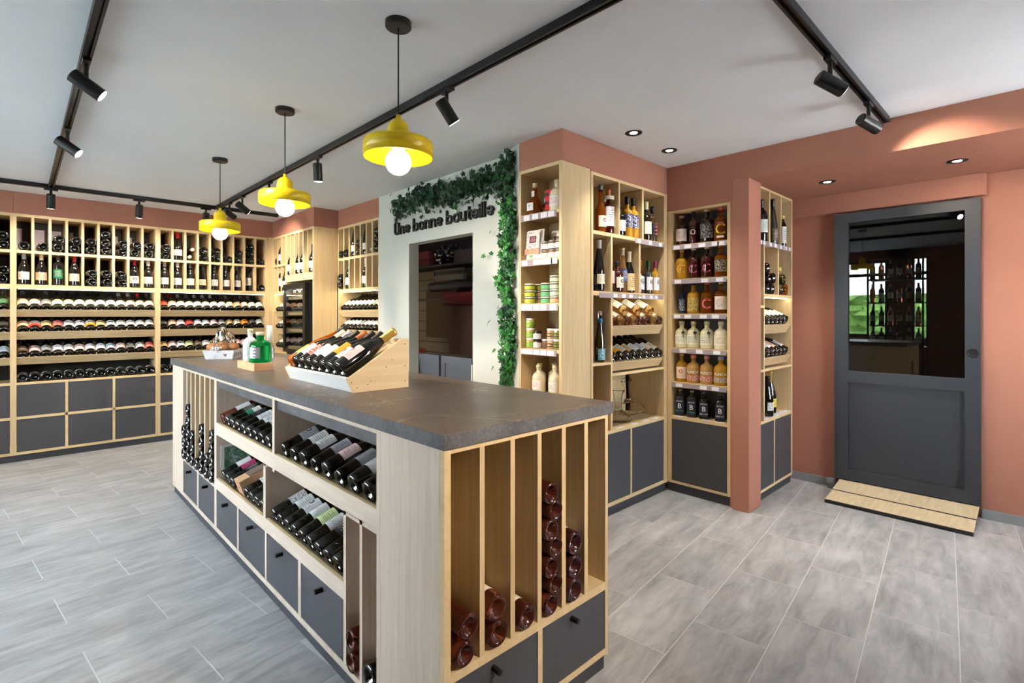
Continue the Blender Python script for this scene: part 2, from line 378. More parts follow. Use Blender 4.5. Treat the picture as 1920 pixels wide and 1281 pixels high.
COLN = {'cream':(236,226,204),'white':(232,232,232),'pinkish':(236,206,204),'grey':(150,152,156),'peach':(240,200,168),'red':(204,62,48),'lilac':(222,218,232),'tan':(214,186,134),
 'orange':(238,150,30),'pale green':(196,214,150),'dark':(40,40,42),'brown':(96,74,56),'green':(24,120,80),'yellow':(226,206,70),'blue':(60,80,124),'pale blue':(186,204,222),'magenta':(150,36,84)}
def lm(code):
    """code like 'cream', 'red:band', 'white:sketch' """
    if not code: return None, 'no'
    c, _, st = code.partition(':'); base = COLN[c]
    ink = (60,58,62) if sum(base) > 330 else (214,210,200)
    if c in ('pinkish', 'peach'): ink = (176,70,70)
    if st == 'band': return label_mat((236,232,226), (60,60,60), 'band', base), c+' and white'
    return label_mat(base, ink, st or 'lines'), c
def lying(F, x, z, y0, code, where, group, kind='burgundy', glass=None, rev=False, yaw=0, name='wine_bottle', cap='black', gl='dark'):
    """a bottle lying on its side with the base (or the neck when rev) towards the front"""
    ax = Vector((math.sin(yaw), (-1 if rev else 1)*math.cos(yaw), 0)); L = KINDS[kind]['prof'][-1][1]
    p = Vector((x, y0+(L if rev else 0), z)) - Vector((math.sin(yaw)*(L*.5), 0, 0))
    M = F.M @ basis(p, ax, (random.uniform(-.6, .6), 0, 1))
    m, cn = lm(code)
    return bottle(kind, glass or GDARK, cap, m, M, ('%s wine bottle lying%s, %s' % (gl, ' neck-out' if rev else '', where)), group, name=name)
def stand(F, x, y, z, kind, glass, cap, code, label, group=None, rot=0, **kw):
    M = F.M @ Matrix.Translation((x, y, z)) @ Matrix.Rotation(rot, 4, 'Z')
    m = lm(code)[0] if isinstance(code, str) else code
    return bottle(kind, glass, cap, m, M, label, group, **kw)
# ------------------------------------------------------------------ SETTING
def struct(o): o['kind'] = 'structure'; return o
fl = struct(box('floor', -1.9, 6.2, -1.5, 7.1, -0.14, -0.0008, GROUT))
TH = math.radians(6.2); cs, sn = math.cos(TH), math.sin(TH); PW, PH = 0.2985, 0.594
bm = bmesh.new(); bm_box(bm, -PH/2+.0018, PH/2-.0018, -PW/2+.0018, PW/2-.0018, -.012, 0); bmesh.ops.bevel(bm, geom=[e for e in bm.edges if all(v.co.z > -.001 for v in e.verts)], offset=.001, segments=1, affect='EDGES')
tme = bpy.data.meshes.new('tile'); bm.to_mesh(tme); bm.free(); tme.materials.append(TILE)
for n_ in range(-6, 26):
    vc = 0.255+PW*(n_+0.5)
    off = 0.184 if n_ % 2 == 0 else 0.480
    for k in range(-8, 14):
        uc = off+PH*(k+.5); X = uc*cs-vc*sn; Y = uc*sn+vc*cs
        if -0.95 < X < 4.85 and -0.25 < Y < 6.75 and not (X > 3.0 and Y > 2.5) and not (1.15 < X < 1.4 and 1.5 < Y < 4.3):
            o = bpy.data.objects.new('tile', tme); COL.objects.link(o); o.parent = fl; o.location = (X, Y, 0); o.rotation_euler = (0, 0, TH)
bm = bmesh.new()
for n_ in range(-9, 26):
    vc = 0.255+PW*(n_+0.5); off = 0.184 if n_ % 2 == 0 else 0.480
    for k in range(-8, 14):
        uc = off+PH*(k+.5); X = uc*cs-vc*sn; Y = uc*sn+vc*cs
        if -1.7 < X < 4.9 and -1.3 < Y < 6.75 and not (-0.95 < X < 4.85 and -0.25 < Y < 6.75):
            bm_box(bm, -PH/2+.002, PH/2-.002, -PW/2+.002, PW/2-.002, -.012, 0, Matrix.Translation((X, Y, 0)) @ Matrix.Rotation(TH, 4, 'Z'))
setp(finish('far_tiles', bm, TILE, fl), kind='stuff')
CZ = 2.475
struct(box('ceiling', -1.9, 6.2, -1.5, 7.1, CZ, CZ+.15, CEIL))
struct(box('wall_back', -1.9, 2.9, 6.93, 7.1, 0, CZ, DARKB))
struct(boxes('wall_left', [(-1.9,-1.75,5.55,7.1,0,CZ), (-1.9,-1.75,-1.5,1.42,0,CZ), (-1.9,-1.75,1.62,1.95,0,CZ), (-1.9,-1.75,1.42,5.55,0,.95), (-1.9,-1.75,1.42,5.55,2.3,CZ)], TERRA))
struct(boxes('wall_front', [(-1.9,3.0,-1.42,-1.28,0,CZ), (4.0,4.8,-1.42,-1.28,0,CZ), (3.0,4.0,-1.42,-1.28,0,.8), (3.0,4.0,-1.42,-1.28,2.3,CZ)], TERRA))
def window(name, lst, pane):
    o = struct(boxes(name, lst, BLKP)); 
    box('pane', *pane, PANE, o)
window('window_1', [(-1.86,-1.79,y-.03,y+.03,.95,2.3) for y in (1.98,3.15,4.35,5.52)]+[(-1.86,-1.79,1.95,5.55,.95,1.0),(-1.86,-1.79,1.95,5.55,2.26,2.3),(-1.86,-1.79,1.95,5.55,2.03,2.08)], (-1.83,-1.822,1.95,5.55,.95,2.3))
window('added_window_2', [(x-.03,x+.03,-1.39,-1.32,.8,2.3) for x in (3.03,3.97)]+[(3.0,4.0,-1.39,-1.32,.8,.86),(3.0,4.0,-1.39,-1.32,2.24,2.3)], (3.0,4.0,-1.36,-1.352,.8,2.3))  # unseen front window, added to brighten the right side of the room
window('window_3', [(-1.86,-1.79,1.42,1.44,.95,2.3),(-1.86,-1.79,1.60,1.62,.95,2.3),(-1.86,-1.79,1.42,1.62,2.03,2.08)], (-1.83,-1.822,1.42,1.62,.95,2.3))
# terracotta bands over the shelving
struct(boxes('trim_1', [(-1.75,-.022,6.545,6.93,2.279,CZ)], TERRA))
struct(boxes('trim_2', [(-.020,2.245,6.545,6.93,2.279,CZ)], TERRA))
struct(box('trim_3', 2.245, 2.66, 5.335, 6.93, 2.279, CZ, TERRA))
struct(box('trim_4', 2.512, 2.9, 4.454, 5.334, 2.289, CZ, TERRA))
struct(boxes('trim_5', [(2.378,2.659,2.041,2.409,2.286,CZ)], TERRA))
struct(boxes('trim_6', [(2.66,3.609,2.041,2.42,2.2735,CZ)], TERRA))
# pale wall with the storeroom doorway
def prism(name, poly, z0, z1, m, parent=None):
    bm = bmesh.new(); lo = [bm.verts.new((x, y, z0)) for x, y in poly]; hi = [bm.verts.new((x, y, z1)) for x, y in poly]
    bm.faces.new(lo[::-1]); bm.faces.new(hi)
    for i in range(len(poly)): j = (i+1) % len(poly); bm.faces.new((lo[i], lo[j], hi[j], hi[i]))
    bmesh.ops.recalc_face_normals(bm, faces=bm.faces[:]); return finish(name, bm, m, parent)
XW = 2.505
bm = bmesh.new(); bm_box(bm, XW, XW+.10, 3.928, 4.452, 0, CZ); bm_box(bm, XW, XW+.10, 3.044, 3.928, 1.975, CZ)
me_ = [(XW,3.044),(XW,2.74),(2.378,2.411),(2.60,2.411),(XW+.10,3.044)]
lo = [bm.verts.new((x, y, 0)) for x, y in me_]; hi = [bm.verts.new((x, y, CZ)) for x, y in me_]
bm.faces.new(lo[::-1]); bm.faces.new(hi)
for i in range(5): bm.faces.new((lo[i], lo[(i+1) % 5], hi[(i+1) % 5], hi[i]))
bmesh.ops.recalc_face_normals(bm, faces=bm.faces[:]); struct(finish('wall_right', bm, PALE))
# storeroom behind it
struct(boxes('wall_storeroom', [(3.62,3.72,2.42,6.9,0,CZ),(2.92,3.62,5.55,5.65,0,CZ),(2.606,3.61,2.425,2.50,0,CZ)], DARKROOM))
# beam, soffit and door wall
struct(boxes('trim_7', [(3.612,4.64,-1.28,2.043,2.281,CZ)], TERRA))
struct(boxes('trim_8', [(3.613,3.80,2.008,2.043,2.142,2.281)], TERRA))
struct(boxes('trim_9', [(3.612,3.79,1.553,2.007,2.142,2.281), (3.607,3.79,1.531,1.553,0,2.281)], TERRA))
struct(box('pillar', 3.585, 3.792, 1.415, 1.530, 0, 2.281, TERRA, bev=.004))
struct(boxes('wall_door_side', [(4.63,4.80,1.12,2.5,0,2.281), (4.63,4.80,-1.28,.36,0,2.281), (4.63,4.80,.36,1.12,2.08,2.281)], TERRA))
struct(boxes('wall_nook', [(3.65,4.80,2.05,2.5,0,CZ)], TERRA))
struct(box('trim_10', 4.560, 4.629, .293, 1.478, 2.135, 2.280, TERRA, bev=.002))
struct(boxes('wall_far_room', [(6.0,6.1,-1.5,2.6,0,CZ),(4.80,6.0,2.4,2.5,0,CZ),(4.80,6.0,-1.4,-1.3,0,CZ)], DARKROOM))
struct(boxes('baseboard_right', [(4.615,4.629,1.185,1.49,0,.062),(4.615,4.629,-1.27,.315,0,.062)], SKIRT))
d = struct(thing('door_1', None, None))
boxes('door_frame', [(4.578,4.618,1.07,1.16,.088,2.122),(4.578,4.618,.318,.398,.088,2.122),(4.578,4.618,.398,1.07,2.05,2.122),(4.578,4.618,.398,1.07,.835,.920),(4.578,4.618,.398,1.07,.088,.172)], DOORG, d)
box('door_panel', 4.598, 4.612, .398, 1.07, .172, .835, DOORG, d)
box('glass_pane', 4.596, 4.602, .398, 1.07, .920, 2.05, PANE, d)
k = finish('finger_pull', lathe_bm([(0,0.004),(.020,.004),(.024,.006),(.030,.006),(.030,0),(0,0)], 24), BLK, d, False, Matrix.Translation((4.578,.357,1.096)) @ Matrix.Rotation(-PI/2, 4, 'Y'))
struct(box('trim_11', 4.56, 4.612, 1.162, 1.205, 0, .075, SKIRT))
# ramp
t = thing('threshold_ramp', 'pale oak two-board threshold ramp with black rubber edges below the grey door', 'ramp', Matrix.Translation((4.38,.74,0)))
def slope(name, xa, xb, za, zb, th, m, y0=.325, y1=1.125):
    bm = bmesh.new(); P = [(xa,za),(xb,zb),(xb,zb-th),(xa,za-th)]
    a = [bm.verts.new((x-4.38,y0-.74,z)) for x, z in P]; b = [bm.verts.new((x-4.38,y1-.74,z)) for x, z in P]
    bm.faces.new(a); bm.faces.new(b[::-1])
    for i in range(4): bm.faces.new((a[i], a[(i+1)%4], b[(i+1)%4], b[i]))
    bmesh.ops.recalc_face_normals(bm, faces=bm.faces[:]); return finish(name, bm, m, t)
slope('plank', 4.205,4.375,.022,.050,.014,RAMPW); slope('plank', 4.390,4.572,.053,.084,.014,RAMPW)
slope('rubber_edge', 4.19,4.205,.018,.022,.018,BLKP); slope('rubber_edge', 4.375,4.390,.049,.052,.03,BLKP); slope('rubber_support', 4.21,4.572,.007,.068,.006,BLKP, .327,1.123)

# ------------------------------------------------------------------ generic shelving pieces (local frame)
def unit(name, label, F, cat='shelving unit'): return thing(name, label, cat, F.M)
def kickb(u, x0, x1, z1=.063, y0=.02, y1=.05): box('kickboard', x0, x1, y0, y1, 0, z1, KICK, u)
def slant(u, x0, x1, ztop, zbot, depth=.27, ang=27, tilt=True, lipmat=None, sink=.013):
    """tilted display shelf: sloping board and front lip"""
    a = math.radians(ang); h = ztop-zbot
    bm = bmesh.new(); rec = h*math.tan(a) if tilt else 0
    P = [(0, ztop), (.016, ztop+.002), (.016+rec, zbot+.002), (rec, zbot)]
    va = [bm.verts.new((x0, y, z)) for y, z in P]; vb = [bm.verts.new((x1, y, z)) for y, z in P]
    bm.faces.new(va); bm.faces.new(vb[::-1])
    for i in range(4): bm.faces.new((va[i], va[(i+1)%4], vb[(i+1)%4], vb[i]))
    bmesh.ops.recalc_face_normals(bm, faces=bm.faces[:]); finish('shelf_lip', bm, lipmat or OAKH, u)
    box('edge_band', x0, x1, .0005, .0155, ztop+.0005, ztop+.0025, OAKE, u)
    y0 = .050 if sink > .02 else .030; z0 = ztop-sink
    bm = bmesh.new(); P = [(y0, z0), (y0+depth*math.cos(a), z0+depth*math.sin(a)), (y0+depth*math.cos(a), z0+depth*math.sin(a)-.014), (y0, z0-.014)]
    va = [bm.verts.new((x0, y, z)) for y, z in P]; vb = [bm.verts.new((x1, y, z)) for y, z in P]
    bm.faces.new(va); bm.faces.new(vb[::-1])
    for i in range(4): bm.faces.new((va[i], va[(i+1)%4], vb[(i+1)%4], vb[i]))
    bmesh.ops.recalc_face_normals(bm, faces=bm.faces[:]); finish('sloping_shelf', bm, OAKH, u)
    return y0, z0, a
def on_slant(F, sl, x, kind, glass, cap, code, label, group, roll=0, name='wine_bottle', yaw=0, labz=None, lab2=None, slide=0.0, dz=0.0):
    y0, z0, a = sl; r = KINDS[kind]['r']
    ax = Vector((math.sin(yaw), math.cos(a), math.sin(a))); nrm = Vector((0, -math.sin(a), math.cos(a)))
    p = Vector((x, y0, z0))+nrm*(r+.001+dz)+ax*(.003+slide)
    m = lm(code)[0] if isinstance(code, str) else code
    return bottle(kind, glass, cap, m, F.M @ basis(p, ax, nrm, roll), label, group, name=name, labz=labz, lab2=lab2)
def price_rail(u, x0, x1, z0, z1, tags, y=-.004, tagw=.052, slope=0):
    o = box('price_rail', x0, x1, y-.001, y+.001, z0, z1, RAILP, u)
    for tx in tags: box('price_tag', tx-tagw/2, tx+tagw/2, y-.0022, y-.0012, z0+.004, z1-.003, TAG, o)
def led(u, x0, x1, y0, z): box('led_strip', x0, x1, y0+.012, y0+.020, z-.003, z-.0005, LED, u)
def spotl(name, loc, direction, power, size=60, col=(1, .84, .66), blend=.6, rad=.03):
    l = bpy.data.lights.new(name, 'SPOT'); l.energy = power; l.spot_size = math.radians(size); l.spot_blend = blend; l.color = col; l.shadow_soft_size = rad
    o = bpy.data.objects.new(name, l); COL.objects.link(o); o.location = loc; o.rotation_euler = Vector(direction).to_track_quat('-Z', 'Y').to_euler()

POS = {1: [''], 2: ['lower of two ', 'upper of two '], 3: ['lowest of three ', 'middle of three ', 'topmost of three ']}
def posn(n, i):
    if n in POS: return POS[n][i]
    return ORD[i]+' from bottom '
# ------------------------------------------------------------------ REAR RACKS (plane y = 6.54)
COLW = .1195
def rear_rack(x0, label, rackname, tops, seconds, rows, nbase, onlylast=False, patches=()):
    F = Frame(x0, 6.54); u = unit('wine_rack', label, F)
    W = 1.102
    box('side_panel', 0, .0215, 0, .36, .063, 2.277, OAK, u); box('side_panel', W-.0215, W-.0005, 0, .36, .063, 2.277, OAK, u)
    box('top_panel', .0215, W-.0215, 0, .36, 2.250, 2.277, OAKE, u)
    box('shelf', .0215, W-.0215, 0, .36, 1.917, 1.942, OAKE, u); box('shelf', .0215, W-.0215, 0, .36, 1.590, 1.628, OAKE, u)
    box('back_panel', .0215, W-.0215, .345, .36, .063, 2.25, DARKB, u)
    for k in range(8):
        xc = .0215+.0995+COLW*k
        box('divider', xc, xc+.0200, 0, .345, 1.942, 2.250, OAK, u); box('divider', xc, xc+.0200, 0, .345, 1.628, 1.917, OAK, u)
    led(u, .03, W-.03, .012, 1.590)
    sl = [slant(u, .0215, W-.0215, a, b, .26, 34, sink=.030) for a, b in ((1.394, 1.330), (1.189, 1.118), (.955, .886))]
    box('shelf', .0215, W-.0215, 0, .36, .704, .726, OAKE, u); box('shelf', .0215, W-.0215, 0, .36, .064, .088, OAKE, u)
    box('rail', .0215, W-.0215, 0, .02, .388, .412, OAKE, u)
    for xd in (.0215+.337, .0215+.699): box('rail', xd, xd+.021, 0, .02, .088, .704, OAKE, u)
    for (a, b) in ((.0215, .3585), (.3795, .7205), (.7415, 1.0805)):
        for (c, d_) in ((.089, .387), (.413, .703)): box('drawer_front', a+.002, b-.002, .004, .022, c+.002, d_-.002, ANTH, u)
    kickb(u, 0, W)
    for (a, b, z0) in patches: box('pale_wall_patch', a, b, .338, .345, z0, 2.18, plain((190,184,196), .8), u)
    for ri, (nm, zf, lst) in enumerate((('top row', 1.943, tops), ('second row', 1.629, seconds))):
        for k, e in enumerate(lst):
            if e is None: continue
            xc = .0215+.05+COLW*k
            slot = '%s slot' % ORD[k]
            if isinstance(e, int):
                n = abs(e); st = 0
                for i in range(n):
                    lying(F, xc+(.0 if n == 1 else random.choice((-.006, .006))), zf+.0415+i*.0815, random.uniform(-.005, .02), 'cream' if (k+i) % 3 else 'white', ('%sin %s, %s, %s' % (posn(n, i), slot, nm, rackname)), 'wine bottles in the %s' % rackname, rev=e < 0, cap='cream' if e < 0 else 'grey', yaw=random.uniform(-.10, .02))
            else:
                cap, code, kind = e
                stand(F, xc, .075, zf+.001, kind, GDARK, cap, code, 'standing wine bottle, %s capsule, %s label, %s, %s, %s' % (cap, lm(code)[1], slot, nm, rackname), 'wine bottles in the %s' % rackname, rot=random.uniform(-.2, .05), name='wine_bottle', scale=1.0)
    rn = ('upper', 'middle', 'lower')
    for r_, (lst, s_) in enumerate(zip(rows, sl)):
        for k, e in enumerate(lst):
            if e is None: continue
            code, cap, lz = (e+(None, None))[:3] if isinstance(e, tuple) else (e, None, None)
            kind = 'burgundy' if lz != 'b' else 'bordeaux'
            x = .0215+.0415+(1.059-.083)/12*k
            on_slant(F, s_, x, kind, GDARK, cap or random.choice(('black', 'black', 'black', 'black', 'grey')), code, 'reclining wine bottle, %s label, %s on %s slanted shelf, %s' % (lm(code)[1], ORD[k], rn[r_], rackname), 'reclining bottles in the %s' % rackname, roll=random.uniform(-.12, .12), labz=(.038, .118) if kind == 'burgundy' else (.06, .15), slide=0 if lz != 'h' else .0)
            if k % 3 == 0: box('shelf_peg', x+.041, x+.0445, .005, .02, (1.394, 1.189, .955)[r_]-.001, (1.394, 1.189, .955)[r_]+.018, OAKE, u)
    for k in nbase:
        x = .0215+.0415+(1.059-.083)/12*k
        lying(F, x, .7272+.0415, .01, 'white', '%s on bottom shelf, %s' % (ORD[k], rackname), 'bottles lying at the foot of the %s' % rackname, cap='black')
    return u
S_ = None
rear_rack(-1.1235, 'tall oak wine rack with grey drawers, cut off by the left photo edge', 'left edge rack',
 [None]*8+[2], [None]*8+[2], [[None]*12+['green'], [None]*12+['dark'], [None]*12+['pale blue']], [])
rear_rack(-0.0215, 'tall oak wine rack with six wide grey drawers, left on the rear wall', 'left rear rack',
 [1,1,2,2,2,3,2,2,2], [('silver','white:sketch','burgundy'),('cream','peach:lines','burgundy'),('grey','green:lines','bordeaux'),('red','cream:lines','burgundy'),2,2,2,('red','white:emblem','burgundy'),('white','white:lines','burgundy')],
 [['cream','pinkish','grey:lines','cream:plain','cream','white:plain','cream','white','white:plain',('white','silver'),('pinkish','silver'),('cream','red'),'white:plain'],
  ['peach:plain','red:band','tan','red:pattern','lilac','white','orange:band','tan:plain','white:emblem','white','white:sketch','white:plain','white'],
  ['brown','pinkish','grey:plain','lilac:plain','white','pinkish:sketch','white:lines','white:plain','pale blue','pinkish:pattern','dark:pattern','white:pattern','red:pattern']],
 range(13), patches=[(.022,.06,1.96),(.142,.22,1.96),(.262,.345,1.96),(.41,.44,1.96),(.745,.80,1.96),(.86,.92,1.96),(.985,1.02,1.96)])
rear_rack(1.0805, 'tall oak wine rack with grey drawers in the rear corner behind the counter', 'corner rear rack',
 [2,('red','white:lines','champagne'),-2,2,2,1,2,3,1], [('silver','white:pattern','burgundy'),('white','white','burgundy'),('grey','cream:plain','burgundy'),('black','cream:sketch','flute'),('grey','white:pattern','burgundy'),('grey','white:sketch','burgundy'),('grey','white:sketch','burgundy'),('black','white:pattern','bordeaux'),1],
 [['red:plain',('cream','red'),('white','silver'),('white','grey'),('white:plain','silver'),('white','silver'),('white:sketch','silver'),'white:plain','cream','peach:pattern','pinkish:pattern','white:lines','white:plain'],
  ['dark','peach','lilac:plain','red:plain','lilac:plain','white:plain','pinkish:plain','grey:lines','tan:pattern','cream','orange:emblem','dark:lines','white:plain'],
  ['tan','pinkish','white:emblem','pale green','brown','white','cream','white','white','pinkish','pinkish','grey','white']],
 range(4), patches=[(.262,.30,1.96),(.38,.42,1.96)])
struct(box('trim_12', 2.184, 2.243, 6.50, 6.92, 0, 2.277, OAK))

# ------------------------------------------------------------------ FRIDGE RACK (plane x = 2.24)
F = Frame(2.24, 6.498, -90)      # local x runs towards the camera
L = lambda y: 6.498-y
u = unit('wine_rack', 'oak rack on the right of the rear corner, framing the black wine fridge', F)
xe = L(5.335)
box('side_panel', xe-.022, xe, 0, .26, .063, 2.277, OAK, u); box('side_panel', 0, .012, 0, .36, .063, 2.277, OAK, u)
box('top_panel', .012, xe-.022, 0, .36, 2.252, 2.277, OAKE, u)
box('divider', L(6.122), L(6.080), 0, .36, .892, 2.252, OAK, u)
box('shelf', .012, L(6.122), 0, .36, 1.916, 1.941, OAKE, u); box('shelf', .012, L(6.122), 0, .36, 1.590, 1.622, OAKE, u)
box('shelf', L(6.080), xe-.022, 0, .36, 1.766, 1.80, OAKE, u); box('rail', L(6.080), xe-.022, 0, .02, 1.722, 1.766, OAKE, u)
box('back_panel', .012, xe-.022, .345, .36, .89, 2.252, OAK, u)
for y in (6.375, 6.252): 
    box('divider', L(y)-.009, L(y)+.009, 0, .345, 1.941, 2.252, OAK, u); box('divider', L(y)-.009, L(y)+.009, 0, .345, 1.622, 1.916, OAK, u)
for y in (5.968, 5.848, 5.725, 5.606, 5.484): box('divider', L(y)-.010, L(y)+.010, 0, .345, 1.80, 2.252, OAK, u)
led(u, .02, L(6.122)-.01, .012, 1.590)
sl = [slant(u, .012, L(6.122), a, b, .26, 34, sink=.030) for a, b in ((1.386, 1.326), (1.184, 1.116), (.961, .893))]
g = 'wine bottles of the fridge rack'
lying(F, L(6.43)+.01, 1.941+.042, .0, 'cream', 'in first slot, top row, fridge rack', g)
stand(F, L(6.31), .034, 1.942, 'burgundy', GDARK, 'black', 'white', 'standing wine bottle, white label, second slot, top row, fridge rack', g)
stand(F, L(6.31), .034, 1.623, 'bordeaux', GDARK, 'black', 'white:plain', 'standing wine bottle, white label, second slot, second row, fridge rack', g)
stand(F, L(6.19), .034, 1.623, 'burgundy', GDARK, 'black', 'lilac', 'standing wine bottle, lilac label, third slot, second row, fridge rack', g)
for i, (y, cp, cd_, kd, z) in enumerate(((6.02,'black','white','burgundy',0),(5.905,'black','white:plain','bordeaux',0),(5.785,'black','white','burgundy',0),(5.665,'black','cream:sketch','burgundy',0),(5.545,'black','white:lines','bordeaux',0),(5.42,'black','white:plain','burgundy',0))):
    stand(F, L(y)-.006, (.034, .07, .034, .034, .07, .034)[i], 1.801, kd, GDARK, cp, cd_, 'standing dark wine bottle, white label, %s tall slot above the wine fridge' % ORD[i], g)
for r_, s_ in enumerate(sl):
    for k in range(4):
        c = ('white','white:plain','cream','white:lines')[(k+r_) % 4]
        on_slant(F, s_, .055+k*.085, 'burgundy', GDARK, 'black', c, 'reclining wine bottle, %s label, %s on %s slanted shelf beside fridge' % (lm(c)[1], ORD[k], ('upper','middle','lower')[r_]), 'reclining bottles beside the fridge')
box('worktop_edge', .0, xe, -.012, .36, .862, .892, OAKE, u)
box('stone_ledge', .0, xe, -.02, .36, .80, .861, STONEE, u)
for i in range(3): box('cabinet_door', .01+i*.384, .385+i*.384, .0, .02, .066, .796, ANTH, u)
box('carcass', .01, xe-.01, .022, .36, .064, .799, OAK, u); kickb(u, 0, xe)
# fridge
F = Frame(2.24, 6.068, -90); y0 = -.045
t = unit('wine_fridge', 'black glass-door wine fridge set into the oak rack in the rear corner', F, 'fridge')
WF = .618
box('cabinet_shell', .005, WF, .312, .33, .90, 1.705, BLK, t)
for a in ((.005,.03,0,.312,.90,1.685),(WF-.03,WF,0,.312,.90,1.685),(.03,WF-.03,0,.312,1.66,1.685),(.03,WF-.03,0,.312,.90,.925)): box('liner', *a, BLKP, t)
df = boxes('door_frame', [(0,.045,y0,-.002,.93,1.69),(WF-.06,WF,y0,-.002,.93,1.69),(.045,WF-.06,y0,-.002,1.635,1.69),(.045,WF-.06,y0,-.002,.93,.965)], BLK, t)
box('glass_pane', .045, WF-.06, y0+.01, y0+.014, .965, 1.635, PANE, t)
box('control_panel', .015, .035, y0-.002, y0, 1.59, 1.625, TAG, t)
fridge_f = F
slf = []
for zt in (1.548, 1.375, 1.185, .995):
    box('wooden_shelf', .032, WF-.032, .02, .30, zt-.012, zt, OAKH, t); box('shelf_front', .032, WF-.032, .006, .02, zt-.030, zt+.002, OAKH, t)
l = bpy.data.lights.new('fridge_light', 'AREA'); l.size = .4; l.size_y = .03; l.shape = 'RECTANGLE'; l.energy = 2.5; l.color = (1, .95, .85)
o = bpy.data.objects.new('fridge_light', l); COL.objects.link(o); o.matrix_world = F.M @ Matrix.Translation((.3, .03, 1.655))
for r_, zt in enumerate((1.549, 1.376, 1.186, .996)):
    for k in range(5 if r_ else 4):
        c = ('white','pale green','cream','white:plain','white')[(k+r_) % 5] if r_ < 2 else ('peach:plain','tan','pinkish','brown','cream')[(k+r_) % 5]
        x = .085+k*(.110 if r_ else .14)
        if r_ == 0: M = F.M @ basis(Vector((x-.0, .028, zt+.0415)), (0, 1, 0), (0, -.3, 1)); 
        else: M = F.M @ basis(Vector((x, .026, zt+.0415)), (0, 1, .0), (0, -.25, 1))
        bottle('burgundy', GDARK, 'black', lm(c)[0], M, 'wine bottle inside the fridge, %s label, %s on its %s shelf' % (lm(c)[1], ORD[k], ('top', 'second', 'third', 'bottom')[r_]), 'bottles in the wine fridge', labz=(.02, .11))

# ------------------------------------------------------------------ RACK LEFT OF PALE WALL (plane x = 2.51)
F = Frame(2.51, 5.333, -90); u = unit('wine_rack', 'narrow oak wine rack between the wine fridge and the pale doorway wall', F)
W = .878
box('side_panel', W-.022, W, 0, .36, .063, 2.287, OAK, u); box('side_panel', 0, .012, 0, .36, .063, 2.287, OAK, u)
box('top_panel', .012, W-.022, 0, .36, 2.261, 2.287, OAKE, u); box('shelf', .012, W-.022, 0, .36, 1.927, 1.953, OAKE, u); box('shelf', .012, W-.022, 0, .36, 1.589, 1.620, OAKE, u)
box('back_panel', .012, W-.022, .345, .36, .063, 2.261, OAK, u)
for k in range(6):
    xx = .122+k*.1215
    box('divider', xx, xx+.022, 0, .345, 1.953, 2.261, OAK, u); box('divider', xx, xx+.022, 0, .345, 1.620, 1.927, OAK, u)
led(u, .02, W-.03, .012, 1.589)
sl = [slant(u, .012, W-.022, a, b, .26, 34, sink=.030) for a, b in ((1.396, 1.324), (1.190, 1.118), (.955, .886))]
box('shelf', .012, W-.022, 0, .36, .704, .726, OAKE, u); box('cabinet_door', .014, .43, .0, .02, .066, .70, ANTH, u); box('cabinet_door', .434, W-.024, .0, .02, .066, .70, ANTH, u); kickb(u, 0, W)
cx = lambda k: .072+k*.1215
g = 'wine bottles in the rack left of the pale wall'; rk = 'rack by pale wall'
lying(F, cx(0), 1.995, -.01, 'cream', 'in first slot, top row, '+rk, g); lying(F, cx(1), 1.995, -.02, 'cream', 'in second slot, top row, '+rk, g)
stand(F, cx(2), .034, 1.954, 'flute', GDARK, 'yellow', 'cream', 'tall wine bottle, yellow capsule, third slot, top row, '+rk, g)
for i in range(2): lying(F, cx(3), 1.995+i*.082, 0, 'cream', '%sin fourth slot, top row, %s' % (posn(2, i), rk), g)
stand(F, cx(4), .034, 1.954, 'flute', GDARK, 'black', 'white:plain', 'tall wine bottle, white label, fifth slot, top row, '+rk, g)
lying(F, cx(5), 1.995, .02, 'white', 'in sixth slot, top row, '+rk, g, rev=True, cap='white')
for i in range(3): lying(F, cx(6), 1.995+i*.082, 0, 'cream', '%sin last slot, top row, %s' % (posn(3, i), rk), g)
for i in range(2): lying(F, cx(0), 1.662+i*.082, -.02, 'cream', '%sin first slot, second row, %s' % (posn(2, i), rk), g)
stand(F, cx(1), .034, 1.621, 'burgundy', GDARK, 'black', 'white', 'standing wine bottle, white label, second slot, second row, '+rk, g)
stand(F, cx(4), .034, 1.621, 'burgundy', GDARK, 'white', 'lilac', 'standing wine bottle, lilac label, fifth slot, second row, '+rk, g)
for r_, s_ in enumerate(sl[:2]):
    for k in range(10):
        c = ('white','white:plain','white:lines','white','cream','white','white:plain','grey:lines','cream:emblem','white')[(k+r_*3) % 10]
        on_slant(F, s_, .055+k*.0845, 'burgundy', GDARK, 'blue' if r_ == 0 and k > 5 else 'black', c, 'reclining bottle, %s label, %s on %s slanted shelf, %s' % (lm(c)[1], ORD[k], ('upper', 'lower')[r_], rk), 'reclining bottles left of the pale wall')

